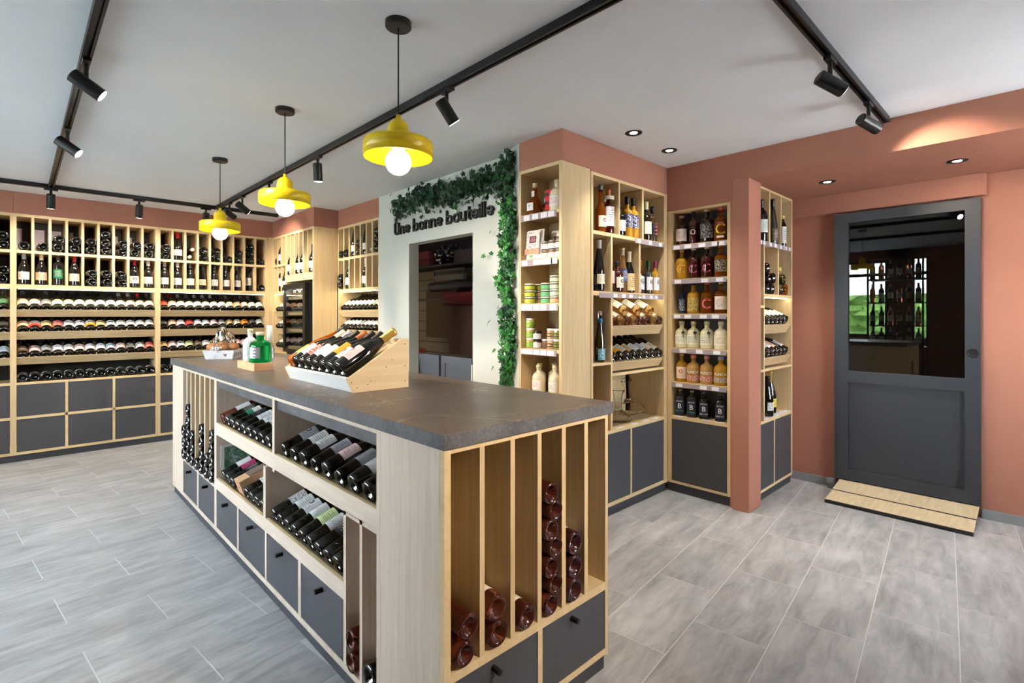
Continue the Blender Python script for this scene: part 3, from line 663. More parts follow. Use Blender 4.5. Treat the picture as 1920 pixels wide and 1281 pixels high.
# ------------------------------------------------------------------ SIGN, IVY, STOREROOM
def letters():
    S = .062; T = .0115
    root = thing('wall_sign', 'black raised lettering Une bonne bouteille above the storeroom doorway', 'sign', Matrix.Translation((XW-.001, 4.145, 2.079)))
    def arc(cx_, cy_, rx, ry, a0, a1, n=14): return [(cx_+rx*math.cos(math.radians(a0+(a1-a0)*i/n)), cy_+ry*math.sin(math.radians(a0+(a1-a0)*i/n))) for i in range(n+1)]
    x, h = .5, 1.0   # x-height 1, ascender 1.55
    G = {'U': (1.0, [[(0,1.5),(0,.5)]+arc(.42,.45,.42,.45,180,360)+[(.84,1.5)]]),
         'n': (.95, [[(0,0),(0,1)], [(0,.6)]+arc(.38,.58,.38,.4,170,0)+[(.76,0)]]),
         'e': (1.0, [[(.06,.5),(.86,.5)]+arc(.46,.5,.42,.46,0,315)]),
         'b': (1.02, [[(0,0),(0,1.6)], arc(.42,.48,.42,.46,0,360,20)]),
         'o': (1.02, [arc(.44,.48,.44,.46,0,360,20)]),
         'u': (.95, [[(0,1),(0,.42)]+arc(.38,.42,.38,.4,180,360)+[(.76,1)], [(.76,1),(.76,0)]]),
         't': (.66, [[(.26,1.45),(.26,.3)]+arc(.5,.28,.24,.26,180,260,6), [(0,1),(.56,1)]]),
         'i': (.32, [[(0,0),(0,1)], [(0,1.32),(0,1.42)]]), 'l': (.32, [[(0,0),(0,1.6)]]), ' ': (.55, [])}
    def ribbon(bm, pts, w_, dep, dep0):
        pts = [Vector((p[0], p[1], 0)) for p in pts]; n = len(pts); Lf, Rt = [], []
        for i, p in enumerate(pts):
            dd = (pts[min(i+1, n-1)]-pts[max(i-1, 0)])
            if (pts[0]-pts[-1]).length < 1e-4 and i in (0, n-1): dd = pts[1]-pts[-2]
            dd.normalize(); nn = Vector((-dd.y, dd.x, 0)); q = p
            if i == 0 and (pts[0]-pts[-1]).length > 1e-4: q = p-dd*w_*.8
            if i == n-1 and (pts[0]-pts[-1]).length > 1e-4: q = p+dd*w_*.8
            Lf.append(q+nn*w_); Rt.append(q-nn*w_)
        def V(p, d_): return bm.verts.new((-d_, -p.x*S, p.y*S))
        A = [(V(l_, dep0), V(r_, dep0), V(r_, dep), V(l_, dep)) for l_, r_ in zip(Lf, Rt)]
        for a, b in zip(A, A[1:]):
            for i in range(4): bm.faces.new((a[i], a[(i+1) % 4], b[(i+1) % 4], b[i]))
        bm.faces.new(A[0]); bm.faces.new(A[-1][::-1])
    cur = 0; tot = sum(G[c][0] for c in 'Une bonne bouteille')
    kx = 1.365/(tot*S)
    for c in 'Une bonne bouteille':
        wd, st = G[c]
        if st:
            bm = bmesh.new()
            for pts in st: ribbon(bm, [((cur+p[0]*.86+.05)*kx, p[1]*1.0) for p in pts], .135, .020, 0)
            bmesh.ops.recalc_face_normals(bm, faces=bm.faces[:]); lo_ = finish('letter', bm, BLKP, root)
            bm = bmesh.new()
            for pts in st: ribbon(bm, [((cur+p[0]*.86+.05)*kx, p[1]*1.0) for p in pts], .04, .0235, .020)
            bmesh.ops.recalc_face_normals(bm, faces=bm.faces[:]); finish('inlay', bm, mat('grey_inlay', (84,84,80), .5), lo_)
        cur += wd
letters()
def ivy():
    root = thing('ivy_garland', 'green artificial ivy garland hanging around the top and right of the pale wall', 'ivy', Matrix.Translation((2.44, 2.6, 1.6)))
    off = Vector((2.44, 2.6, 1.6))
    GR = []
    for i, c in enumerate(((20,62,38), (26,84,44), (44,116,50), (70,150,64), (16,48,34))):
        m = mat('ivy_leaf_green_%d' % i, c, .45); n = N(m); n.ln(n.mix(n.noise(n.coord(), 40, 2), lin(*[x*.75 for x in c]), lin(*[min(255, x*1.2) for x in c])), n.p.inputs['Base Color']); GR.append(m)
    P = [(0,-.02,0),(.20,-.28,.02),(.42,-.10,-.04),(.30,.06,.03),(.52,.34,-.05),(.24,.36,.04),(0,.82,-.08),(-.24,.36,.04),(-.52,.34,-.05),(-.30,.06,.03),(-.42,-.10,-.04),(-.20,-.28,.02)]
    lm_ = bpy.data.meshes.new('leaf'); c0 = (0,.16,.10); vs = [c0]+P
    lm_.from_pydata([Vector(v) for v in vs], [], [(0, i, i % 12+1) for i in range(1, 13)]); lm_.materials.append(None)
    spots = []
    # along the top: y from 4.12 to 2.46 ; hanging column: z 2.42 -> .88
    def wallx(y): return XW if y > 2.74 else XW+(2.378-XW)*(2.74-y)/(2.74-2.411)
    for i in range(760):
        y = random.uniform(2.46, 4.13); thick = .055+.05*math.sin(y*7)*.5+.02*math.sin(y*23)
        z = 2.325-.02*math.sin(y*3)+random.gauss(0, .052)
        if y < 2.65: z = random.uniform(2.22, 2.44)
        if y > 3.6: z -= (y-3.6)*.06
        if z > 2.455: z = 2.45
        spots.append((y, z, random.choice((0, 0, 1, 4, 4))))
    for i in range(700):
        z = 2.42-(i/700)**.9*1.55
        half = .098 if z > 1.2 else .098*(z-.80)/.40+.03
        y = 2.545+random.uniform(-1, 1)*half+.02*math.sin(z*9)
        if y < 2.44: y = 2.45
        gidx = random.choice((1, 2, 2, 3, 0) if z < 2.12 else (0, 1, 4, 1, 2)) if z > .0 else 0
        spots.append((y, z, gidx))
    for y, z in ((2.80,1.95),(2.82,1.80),(2.86,1.78),(2.76,1.62),(2.77,1.30),(2.74,1.10),(2.73,.98),(3.20,2.19),(3.22,2.16),(2.60,.86),(2.56,.84)): spots.append((y, z, 2))
    random.shuffle(spots); bmr = {i: bmesh.new() for i in range(5)}
    for i, (y, z, gi) in enumerate(spots):
        s = random.uniform(.036, .054)
        dx = random.uniform(.006, .075)
        p = Vector((wallx(y)-dx, y, z))-off
        R = Matrix.Rotation(random.uniform(-.9, .9), 4, 'Y') @ Matrix.Rotation(random.uniform(-.9, .9), 4, 'Z') @ Matrix.Rotation(-PI/2, 4, 'Z') @ Matrix.Rotation(PI/2, 4, 'X') @ Matrix.Rotation(PI+random.uniform(-1.1, 1.1), 4, 'Z')
        M = Matrix.Translation(p) @ R @ Matrix.Scale(s, 4)
        if i < 290:
            link('leaf', lm_, GR[gi], root, M)
        else:
            b = bmr[gi]; v_ = [b.verts.new(M @ Vector(v)) for v in vs]
            for k in range(1, 13): b.faces.new((v_[0], v_[k], v_[k % 12+1]))
    for gi, b in bmr.items(): setp(finish('leaves', b, GR[gi], root), kind='stuff')
    stem = mat('dark_ivy_stem', (24,30,22), .7)
    for k, (y0_, z0_, z1_) in enumerate(((2.515,2.44,.93),(2.565,2.44,.90),(2.63,2.44,.96))):
        pts = [Vector((wallx(y0_)-.02-.012*math.sin(z*5+k), y0_+.012*math.sin(z*8+k*2), z))-off for z in [z0_-(z0_-z1_)*i/24 for i in range(25)]]
        finish('stem', tube_bm(pts, .0028, 5), stem, root)
    for k in range(2):
        pts = [Vector((wallx(y)-.03, y, 2.33+.02*math.sin(y*9+k*2)-max(0, y-3.6)*.06))-off for y in [2.5+1.6*i/24 for i in range(25)]]
        finish('stem', tube_bm(pts, .0028, 5), stem, root)
ivy()
# storeroom contents
t = thing('slatwall', 'white slatted wall panel inside the dark storeroom', 'wall panel', Matrix.Translation((3.60, 3.9, 0)))
for i in range(14):
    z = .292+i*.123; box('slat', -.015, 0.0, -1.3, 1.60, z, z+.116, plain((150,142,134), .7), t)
t = thing('swing_door', 'blue-grey shaker swing door, left leaf of the storeroom doorway', 'door', Matrix.Translation((XW+.12, 3.84, 0)), 'storeroom swing doors')
def leaf_door(t, y0, y1):
    boxes('door_frame', [(-.015,.015,y0,y0+.055,.12,1.0),(-.015,.015,y1-.055,y1,.12,1.0),(-.015,.015,y0+.055,y1-.055,.94,1.0),(-.015,.015,y0+.055,y1-.055,.12,.20)], DOORG2, t)
    box('door_panel', -.006, .006, y0+.055, y1-.055, .20, .94, DOORG2, t)
leaf_door(t, -.212, .208); box('hinge_strip', -.02, -.004, .209, .219, .72, .95, WHITE, t)
t = thing('swing_door', 'blue-grey shaker swing door, right leaf of the storeroom doorway', 'door', Matrix.Translation((XW+.12, 3.39, 0)), 'storeroom swing doors')
leaf_door(t, -.205, .205); box('hinge_strip', -.02, -.004, -.216, -.206, .72, .95, WHITE, t)
RX = 3.30
def obj1(name, bm, m, label, cat, smooth=False, group=None): return setp(finish(name, bm, m, None, smooth), label, cat, group)
t = thing('paper_roll', 'red wrapping paper roll on a rod in the dark storeroom', 'paper roll', Matrix.Translation((RX, 4.35, 1.515)))
finish('roll', tube_bm([(0,-.95,0),(0,.10,0)], .070, 20), mat('red_wrapping_paper', (104,12,18), .5), t); finish('rod', tube_bm([(0,-1.05,0),(0,.66,0)], .010, 8), BLK, t)
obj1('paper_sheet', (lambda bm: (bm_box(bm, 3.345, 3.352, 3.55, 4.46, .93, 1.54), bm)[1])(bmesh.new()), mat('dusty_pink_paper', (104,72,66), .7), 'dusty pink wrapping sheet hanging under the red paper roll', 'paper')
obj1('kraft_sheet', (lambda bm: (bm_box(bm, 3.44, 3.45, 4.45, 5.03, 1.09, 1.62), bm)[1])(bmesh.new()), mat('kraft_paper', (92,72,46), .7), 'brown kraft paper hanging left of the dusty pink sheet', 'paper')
t = thing('paper_roll', 'thick black paper roll above the red roll in the storeroom', 'paper roll', Matrix.Translation((3.42, 4.4, 1.66)))
finish('roll', tube_bm([(0,-.85,0),(0,.50,0)], .05, 16), BLKP, t); finish('rod', tube_bm([(0,-.9,0),(0,.92,0)], .010, 8), mat('grey_steel', (150,150,150), .4, .8), t)
t = thing('paper_cutter', 'grey metal paper cutter frame above the black roll', 'paper cutter', Matrix.Translation((3.45, 4.58, 1.76)))
box('cutter_bar', -.02, .0, -.29, .29, -.03, .03, plain((140,142,146), .5), t); box('cutter_bar', -.02, .0, -.28, .28, .07, .095, plain((120,122,126), .5), t)
for s in (-.28, .27): box('bracket', -.02, 0, s, s+.02, -.10, .09, plain((120,122,126), .5), t)
t = thing('scissors', 'orange-handled scissors hanging low on the slatted storeroom wall', 'scissors', Matrix.Translation((3.57, 5.31, .86)))
for s in (-1, 1):
    pts = [(0, s*.035+.025*math.cos(a), .05+.028*math.sin(a)) for a in [2*PI*i/14 for i in range(15)]]
    finish('handle', tube_bm(pts, .006, 6), mat('orange_plastic', (206,84,40), .5), t); finish('blade', tube_bm([(0, s*.02, .02), (0, -s*.01, -.08)], .004, 5), mat('steel', (180,180,184), .3, 1), t)
t = thing('shelf', 'dark upper shelf across the storeroom wall', 'shelf', Matrix.Translation((3.45, 4.5, 1.88)))
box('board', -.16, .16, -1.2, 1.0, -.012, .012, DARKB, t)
for i, (y, wd, h, c) in enumerate(((5.0,.30,.09,(96,36,44)),(5.0,.30,.09,(110,44,50)),(4.15,.5,.14,(60,50,50)))):
    z = 1.893+(.09 if i == 1 else 0)
    if z+h > 2.44: continue
    bm = bmesh.new(); bm_box(bm, 3.36, 3.56, y-wd/2, y+wd/2, z, z+h-.002); bmesh.ops.bevel(bm, geom=bm.edges[:], offset=.006, segments=2, affect='EDGES')
    obj1('folded_cloth', bm, plain(c, .8), ('lower dark red folded pack on the storeroom shelf', 'upper dark red folded pack on the storeroom shelf', 'dark folded pack at right on the storeroom shelf')[i], 'folded pack')
bm = bmesh.new(); bmesh.ops.create_icosphere(bm, subdivisions=4, radius=1)
for v in bm.verts:
    k_ = 1+.35*noise.noise(v.co*3.1); v.co = Vector((v.co.x*.09, v.co.y*.22, v.co.z*.105))*k_+Vector((3.45, 4.62, 2.01))
obj1('foil_bag', bm, mat('crinkled_black_foil', (60,60,66), .15, .8), 'crinkled shiny black plastic bag on the storeroom shelf', 'bag')
l = bpy.data.lights.new('storeroom_lamp', 'POINT'); l.energy = 1.6; l.shadow_soft_size = .1; o = bpy.data.objects.new('storeroom_lamp', l); COL.objects.link(o); o.location = (3.0, 4.0, 2.40)

# ------------------------------------------------------------------ JAR CABINET (plane x = 2.376)
F = Frame(2.376, 2.41, -90); u = unit('jar_shelf', 'tall narrow oak shelf of jars and liqueurs beside the ivy', F)
W = .365
box('side_panel', 0, .018, 0, .283, 0, 2.285, OAK, u); box('side_panel', W-.020, W, 0, .283, 0, 2.285, OAK, u)
box('top_panel', .018, W-.020, 0, .283, 2.264, 2.285, OAKE, u); box('back_panel', .018, W-.020, .27, .283, 0, 2.264, OAK, u)
box('black_back_strip', W-.14, W-.022, .262, .27, .9, 2.2, DARKB, u)
TOPS = (1.993, 1.704, 1.421, 1.133, .848)
for i, z in enumerate(TOPS): 
    box('shelf', .018, W-.020, 0, .27, z-.02, z, OAKE, u)
price_rail(u, .02, .325, 1.950, 1.990, (.075,.15,.225,.285), slope=0)
price_rail(u, .022, .335, 1.660, 1.700, (.055,.16,.215,.27,.31)); price_rail(u, .02, .34, 1.374, 1.416, (.05,.10,.16,.22,.30)); price_rail(u, .025, .325, 1.093, 1.130, (.05,.10,.16,.22,.28))
box('cabinet_door', .02, W-.022, -.001, .018, .07, .55, ANTH, u)
g = 'liqueurs on the top jar shelf'
M_ = label_mat((238,238,238), (120,120,130), 'emblem')
fl1 = stand(F, .076, .072, TOPS[0], 'flask', GAMBER, 'cream', M_, 'amber triangular flask with white drop label, left on the top jar shelf', None, name='liqueur_flask')
box('neck_tag', -.012, .012, -.022, -.0195, .125, .162, WHITE, fl1)
fl2 = stand(F, .068, .195, TOPS[0], 'flask', GAMBER, 'cream', label_mat((226,196,60), (90,70,20), 'dots'), 'amber triangular flask with yellow label behind the red boxes', None, name='liqueur_flask', scale=.85)
box('neck_tag', -.012, .012, -.022, -.0195, .125, .162, WHITE, fl2)
for i in range(3):
    t = thing('gift_box', ('lowest','middle','topmost')[i]+' of three stacked red gift boxes on the top jar shelf', 'box', F.M @ Matrix.Translation((.178, .145, TOPS[0]+i*.054)), 'stacked red gift boxes')
    R_ = mat('red_card', (206,34,44), .5)
    box('carton', -.036, .036, -.05, .05, 0, .053, R_, t, bev=.001)
    o = box('window_cutout', -.038, -.002, -.0508, -.0495, .014, .034, plain((40,14,16)), t); o = finish('star_print', (lambda b: (bm_box(b, .004, .016, -.0508, -.0497, .01, .022), bm_box(b, .010, .024, -.0508, -.0497, .034, .040), b)[2])(bmesh.new()), plain((240,214,214)), t)
stand(F, .278, .06, TOPS[0], 'jug', GMILK, 'cream', label_mat((236,230,230), (190,60,60), 'sketch'), 'white round bottle with pale label, right on the top jar shelf', None, name='liqueur_bottle')
# jars
def jar(kind, M, label, group, band, inkstyle='emblem', fill=(150,110,60), lid=(230,228,220), name='jar'):
    R, H_ = {'tin': (.037, .043), 'jar': (.0285, .056), 'tall': (.030, .064), 'swing': (.036, .060)}[kind]
    t = thing(name, label, 'jar', M, group)
    link('jar_body', mesh_cached('jar_body_'+kind, lambda: lathe_bm([(0,0),(R*.92,0),(R,.004),(R,H_*.72),(R*.9,H_*.80),(R*.9,H_*.82),(0,H_*.82)], 20)), mat('jar_glass_%d_%d_%d' % fill, fill, .1, coat=.5), t)
    link('lid', mesh_cached('lid_'+kind, lambda: lathe_bm([(0,H_*.80),(R*.95,H_*.80),(R*.97,H_*.82),(R*.97,H_-.001),(R*.93,H_),(0,H_)], 20)), mat('lid_%d_%d_%d' % lid, lid, .3, .3), t)
    link('paper_label', mesh_cached('jar_label_'+kind, lambda: label_bm(R, H_*.08, H_*.66, 100 if kind != 'swing' else 40)), label_mat(band, (50,60,40), inkstyle), t)
    return t
g = 'small tins of spread on the third jar shelf'
cols = [(.057, .045, [((196,206,60),'lime')]*3), (.058, .125, [((238,196,160),'peach'),((238,196,160),'peach'),((196,206,60),'lime')]), (.188, .06, [((110,190,130),'mint')]*3), (.268, .058, [((238,176,130),'peach')]+[((210,222,196),'pale green')]*3)]
for ci, (x, y, lst) in enumerate(cols):
    for i, (c, nm) in enumerate(lst):
        jar('tin', F.M @ Matrix.Translation((x, y, TOPS[2]+i*.0435)), 'small flat jar, %s label, %s from bottom in %s stack, third jar shelf' % (nm, ORD[i], ORD[ci]), g, c, 'lines', (60,50,40), (226,222,206))
g = 'white labelled jars on the second jar shelf'
for ci, x in enumerate((.182, .242, .302)):
    for i in range(2): jar('jar', F.M @ Matrix.Translation((x, .06, TOPS[1]+i*.0565)), 'white labelled jar, %s, %s column from left, second jar shelf' % (('lower', 'upper')[i], ORD[ci]), g, (236,236,238), 'lines', (150,120,70) if i == 0 else (120,70,40), (140,136,132))
def pouch(name, label, M, cols_):
    t = thing(name, label, 'pouch', M)
    bm = bmesh.new(); nx, nz = 8, 10; 
    def P(i, j, s): 
        u_, v_ = i/nx, j/nz; b = .030*math.sin(PI*u_)**.5*(1-v_)**.55+.002
        return Vector((-.072+.144*u_, s*b, .196*v_))
    for s in (-1, 1):
        g_ = [[bm.verts.new(P(i, j, s)) for j in range(nz+1)] for i in range(nx+1)]
        for i in range(nx):
            for j in range(nz): bm.faces.new((g_[i][j], g_[i+1][j], g_[i+1][j+1], g_[i][j+1]))
    bmesh.ops.remove_doubles(bm, verts=bm.verts[:], dist=.0005); bmesh.ops.recalc_face_normals(bm, faces=bm.faces[:])
    finish('pouch_body', bm, plain((236,232,226), .45), t, True)
    bm = label_bm(.026, .070, .185, 0, flat=.058, n=1); finish('front_print', bm, label_mat((238,232,226), (196,60,40), 'dots'), t)
    bm = label_bm(.030, .030, .068, 0, flat=.064, n=1); finish('orange_band', bm, label_mat((222,112,60), (240,226,214), 'pattern'), t)
    bm = label_bm(.0275, .105, .150, 0, flat=.030, n=1); finish('title_panel', bm, label_mat((120,20,50), (236,220,220), 'lines'), t)
    bm = label_bm(.031, .008, .024, 0, flat=.014, n=1); finish('green_mark', bm, plain((110,170,80)), t)
    return t
pouch('snack_pouch', 'white muesli pouch with ring of red dots leaning on the second jar shelf', F.M @ Matrix.Translation((.095, .045, TOPS[1]+.001)) @ Matrix.Rotation(math.radians(-6), 4, 'X'), None)
pouch('snack_pouch', 'second muesli pouch standing behind the white labelled jars', F.M @ Matrix.Translation((.205, .17, TOPS[1]+.001)) @ Matrix.Rotation(math.radians(-3), 4, 'X'), None)
g = 'jars on the fourth jar shelf'
for i in range(3): jar('tall', F.M @ Matrix.Translation((.052, .055, TOPS[3]+i*.0645)), 'lime labelled spread jar, %s, left stack on the fourth jar shelf' % ('lowest','middle','topmost')[i], g, (150,190,70), 'pattern', (196,160,90), (236,236,232))
for i in range(2):
    jar('jar', F.M @ Matrix.Translation((.114, .055, TOPS[3]+i*.0565)), 'white labelled jar with black lid, %s, second stack, fourth jar shelf' % ('lower','upper')[i], g, (232,232,236), 'lines', (90,60,40), (26,26,28))
    jar('tall', F.M @ Matrix.Translation((.230, .06, TOPS[3]+i*.0645)), 'tan jar with round navy sticker, %s, third stack, fourth jar shelf' % ('lower','upper')[i], g, (190,150,110), 'ring', (190,150,110), (222,222,226))
    jar('tall', F.M @ Matrix.Translation((.293, .05, TOPS[3]+i*.0645)), 'green jar with round navy sticker, %s, right stack, fourth jar shelf' % ('lower','upper')[i], g, (130,130,60), 'ring', (120,120,50), (222,222,226))
jar('swing', F.M @ Matrix.Translation((.170, .085, TOPS[3])), 'brown swing-top jar with round blue sticker at the middle of the fourth jar shelf', g, (104,60,34), 'ring', (96,54,30), (200,200,204))
g = 'milky liqueur bottles on the lowest jar shelf'
for i, (x, y, st, nm) in enumerate(((.128,.052,'sketch','front left'),(.270,.05,'lines','front right'),(.065,.128,'lines','rear left'),(.208,.122,'sketch','centre right'),(.120,.210,'lines','back centre'),(.210,.214,'lines','back right'),(.298,.20,'lines','back corner'))):
    stand(F, x, y, TOPS[4], 'jug', GMILK if i != 4 else GCREAM, 'cream', label_mat((238,234,232), (214,60,70) if st == 'sketch' else (120,130,120), st), 'round milky liqueur bottle with cork, %s of the lowest jar shelf' % nm, g, name='liqueur_bottle', scale=.90, rot=random.uniform(-.3,.1))

# ------------------------------------------------------------------ DRINKS CABINET (plane y = 2.04)
F = Frame(2.376, 2.04); u = unit('drinks_cabinet', 'wide oak drinks cabinet with two grey doors left of the inner corner', F, 'cabinet')
Lx = lambda X: X-2.376
box('side_panel', .285, Lx(2.682), 0, .36, .064, 2.272, OAK, u); box('side_panel', Lx(3.561), Lx(3.608), 0, .30, .064, 2.272, OAK, u)
box('top_panel', Lx(2.682), Lx(3.561), 0, .36, 2.252, 2.272, OAKE, u); box('back_panel', Lx(2.682), Lx(3.561), .345, .36, .064, 2.252, OAK, u)
box('black_back_panel', Lx(2.684), Lx(2.93), .338, .345, .6, 2.24, DARKB, u)
box('shelf', Lx(2.682), Lx(3.561), 0, .345, 1.872, 1.896, OAKE, u); box('shelf', Lx(2.682), Lx(3.561), 0, .345, 1.475, 1.503, OAKE, u)
for a, b in ((2.963,2.981),(3.257,3.279)): box('divider', Lx(a), Lx(b), 0, .345, 1.896, 2.252, OAK, u)
box('divider', Lx(2.875), Lx(2.894), 0, .345, .572, 1.872, OAK, u); box('divider', Lx(3.217), Lx(3.236), 0, .345, 1.503, 1.872, OAK, u)
box('shelf', Lx(2.682), Lx(2.875), 0, .345, 1.015, 1.031, OAKE, u); box('shelf', Lx(2.894), Lx(3.561), 0, .345, .934, .951, OAKE, u)
box('base_shelf', Lx(2.682), Lx(3.561), 0, .345, .550, .571, OAKE, u)
box('rail', Lx(2.682), Lx(3.561), 0, .02, .064, .088, OAKE, u); box('rail', Lx(3.111), Lx(3.128), 0, .02, .088, .55, OAKE, u)
box('cabinet_door', Lx(2.684), Lx(3.109), .003, .021, .090, .548, ANTH, u); box('cabinet_door', Lx(3.130), Lx(3.558), .003, .021, .090, .548, ANTH, u)
kickb(u, .286, Lx(3.608), .063, .012, .04)
led(u, Lx(2.90), Lx(3.55), .012, 1.475)
sl = [slant(u, Lx(2.895), Lx(3.545), a, b, .25) for a, b in ((1.271, 1.206), (1.023, .962))]
price_rail(u, Lx(3.16), Lx(3.56), 1.858, 1.892, [Lx(a) for a in (3.21,3.36,3.50)], tagw=.04)
price_rail(u, Lx(2.74), Lx(3.21), 1.462, 1.494, [Lx(a) for a in (2.92,3.02,3.11)], tagw=.045); price_rail(u, Lx(3.24), Lx(3.54), 1.462, 1.494, [Lx(a) for a in (3.27,3.37,3.44)], tagw=.04)
for a in (3.0, 3.18, 3.33, 3.47): box('price_tag', Lx(a)-.04, Lx(a)+.04, .004, .03, .5712, .5722, TAG, u)
g = 'bottles on the top shelf of the drinks cabinet'; rc = 'drinks cabinet'
stand(F, Lx(2.835), .055, 1.8965, 'longneck', GAMBER, 'grey', label_mat((238,226,206), (150,70,60), 'emblem'), 'long-necked amber bottle with cream label, top left slot, drinks cabinet', None, name='spirit_bottle')
stand(F, Lx(2.915), .05, 1.8965, 'spirit', GRED, 'orange brown', 'white:lines', 'dark red bottle with white label, first top slot, drinks cabinet', None, name='spirit_bottle', labz=(.05,.175), lab2=((.222,.245), lm('cream')[0], 170), scale=1.05, text=[('TEA',.022,.16,(170,70,60))])
for i, X in enumerate((3.135, 3.212)): stand(F, Lx(X), .045, 1.8965, 'spirit', GYEL, 'black', label_mat((40,40,84), (232,232,236), 'pattern'), 'golden bottle with navy label, %s, second top slot, drinks cabinet' % ('left', 'right')[i], 'golden bottles with navy labels', name='spirit_bottle', labz=(.07,.165), half=110)
stand(F, Lx(3.045), .05, 1.8965, 'rum', GDARK, 'black', 'pinkish:band', 'dark bottle with pink banded label, left in second top slot, drinks cabinet', None, name='spirit_bottle', scale=.95)
stand(F, Lx(3.385), .045, 1.8965, 'spirit', GBROWN, 'cream', 'cream', 'brown bottle with cream label, third top slot, drinks cabinet', None, name='spirit_bottle')
stand(F, Lx(3.470), .045, 1.8965, 'spirit', GCLEAR, 'navy', label_mat((30,28,34), (230,96,116), 'zigzag'), 'clear bottle with pink and black zigzag label, third top slot, drinks cabinet', None, name='spirit_bottle', labz=(.05,.15), scale=.93)
stand(F, Lx(2.805), .045, 1.5035, 'flute', GDARK, 'white', 'cream', 'tall black bottle with cream label and pale capsule, left slot, drinks cabinet', None)
stand(F, Lx(2.722), .13, 1.5035, 'burgundy', GBROWN, 'black', 'white', 'dark bottle half hidden behind the tall black bottle, drinks cabinet', None)
for X, y, k_, gl, cp, lb, lbl, lz in ((2.940,.06,'bordeaux',GDARK,'yellow','pinkish:pattern','dark bottle with pink label and yellow capsule, middle slot, drinks cabinet',None),(3.022,.052,'rum',GRED,'black','cream:emblem','low dark bottle with square cream label, middle slot, drinks cabinet',None),(3.045,.16,'bordeaux',GOLIVE,'green','yellow','green bottle behind the others, middle slot, drinks cabinet',None),(3.100,.06,'flute',GROSEL,'cream','blue','white wine bottle with blue label, middle slot, drinks cabinet',(.09,.18)),(3.172,.055,'champagne',GDARK,'cream','tan','large bottle with tan label, right of middle slot, drinks cabinet',(.02,.15))):
    stand(F, Lx(X), y, 1.5035, k_, gl, cp, lb, lbl, None, labz=lz, scale=.93)
for i, X in enumerate((3.290, 3.355, 3.435, 3.515)): stand(F, Lx(X), (.05, .08, .06, .05)[i], 1.5035, 'spirit', (GRED, GRED, GGREY, GYEL)[i], ('pink', 'orange brown', 'green', 'magenta')[i], 'white:plain', 'slim bottle with black ring on white label, %s in right slot, drinks cabinet' % ORD[i], 'slim bottles with ring labels', name='spirit_bottle', scale=.86, labz=(.035,.15), text=[('O',.052,.105,(24,24,26)),('c',.03,.105,(24,24,26))])
for k in range(8):
    c = ('white','white:plain','pale green','white','white:plain','white','white','cream')[k]
    on_slant(F, sl[0], Lx(2.94)+k*.0835, 'bordeaux', (GROSE, GROSEL, GROSE, GROSEL, GROSE, GROSE, GROSEL, GROSE)[k], ('black','black','grey','black','orange brown','black','black','grey')[k], c, 'amber sweet wine bottle, %s label, %s on upper slanted shelf, drinks cabinet' % (lm(c)[1], ORD[k]), 'amber wine bottles in the drinks cabinet', roll=random.uniform(-.3,.3), labz=(.045,.14))
    if k in (1, 3, 5): on_slant(F, sl[0], Lx(2.98)+k*.0835, 'bordeaux', GROSEL, 'black', 'white', 'amber wine bottle stacked on top, %s of three, upper slanted shelf, drinks cabinet' % ORD[k//2], 'amber wine bottles in the drinks cabinet', labz=(.045,.14), dz=.066, slide=.03)
    c = ('grey:plain','orange:band','cream:lines','tan','white:lines','white:pattern','peach:band','cream')[k]
    on_slant(F, sl[1], Lx(2.945)+k*.083, 'bordeaux', GDARK, 'black', c, 'reclining red wine bottle, %s label, %s on lower slanted shelf, drinks cabinet' % (lm(c)[1], ORD[k]), 'red wine bottles in the drinks cabinet', roll=random.uniform(-.2,.3), labz=(.045,.13))
    box('shelf_peg', Lx(2.90)+k*.083, Lx(2.90)+k*.083+.006, .005, .03, 1.020, 1.034, OAKE, u)
t = stand(F, Lx(2.815), .045, 1.0315, 'flute', GOLIVE, None, label_mat((60,150,170), (236,236,236), 'pattern'), 'olive swing-top bottle with colourful blue label, lower left niche, drinks cabinet', None, scale=.92, labz=(.02,.10))
finish('swing_stopper', lathe_bm([(0,.338),(.012,.338),(.014,.345),(.014,.362),(.008,.37),(0,.37)], 12), mat('ceramic_stopper', (190,160,140), .4), t, True)
finish('wire_bail', tube_bm([(-.019,0,.30),(-.021,0,.33),(-.019,0,.372),(.019,0,.372),(.021,0,.33),(.019,0,.30)], .002, 5), mat('wire', (190,190,190), .3, 1), t)
finish('neck_band', lathe_bm([(.0165,.285),(.0185,.285),(.018,.318),(.016,.318)], 14), CAPS['blue'], t, True)
stand(F, Lx(2.722), .10, 1.0315, 'burgundy', GDARK, 'black', 'white:pattern', 'dark bottle with patterned label at left edge, lower left niche, drinks cabinet', None, scale=.85)
def decanter(prof, M, label):
    t = thing('decanter', label, 'decanter', M)
    inner = [(max(r-.0022, 0), z+.003) for r, z in prof[::-1] if r > .003]+[(0, prof[0][1]+.003)]
    bm = lathe_bm([(0, 0)]+prof+inner, 28)
    finish('glass_body', bm, mat('thin_clear_glass', (255,255,255), 0.0, trans=1.0, ior=1.14), t, True); return t
decanter(smooth_prof([(.085,.002),(.098,.018),(.075,.045),(.030,.085),(.026,.14),(.034,.19),(.048,.225)], 4), F.M @ Matrix.Translation((Lx(3.175), .15, .5725)), 'clear wide-based glass decanter in front, lower niche of the drinks cabinet')
decanter(smooth_prof([(.08,.002),(.09,.018),(.065,.05),(.022,.10),(.018,.2),(.022,.29),(.026,.32)], 4), F.M @ Matrix.Translation((Lx(3.02), .23, .5725)), 'tall thin-necked glass decanter at left, lower niche of the drinks cabinet')
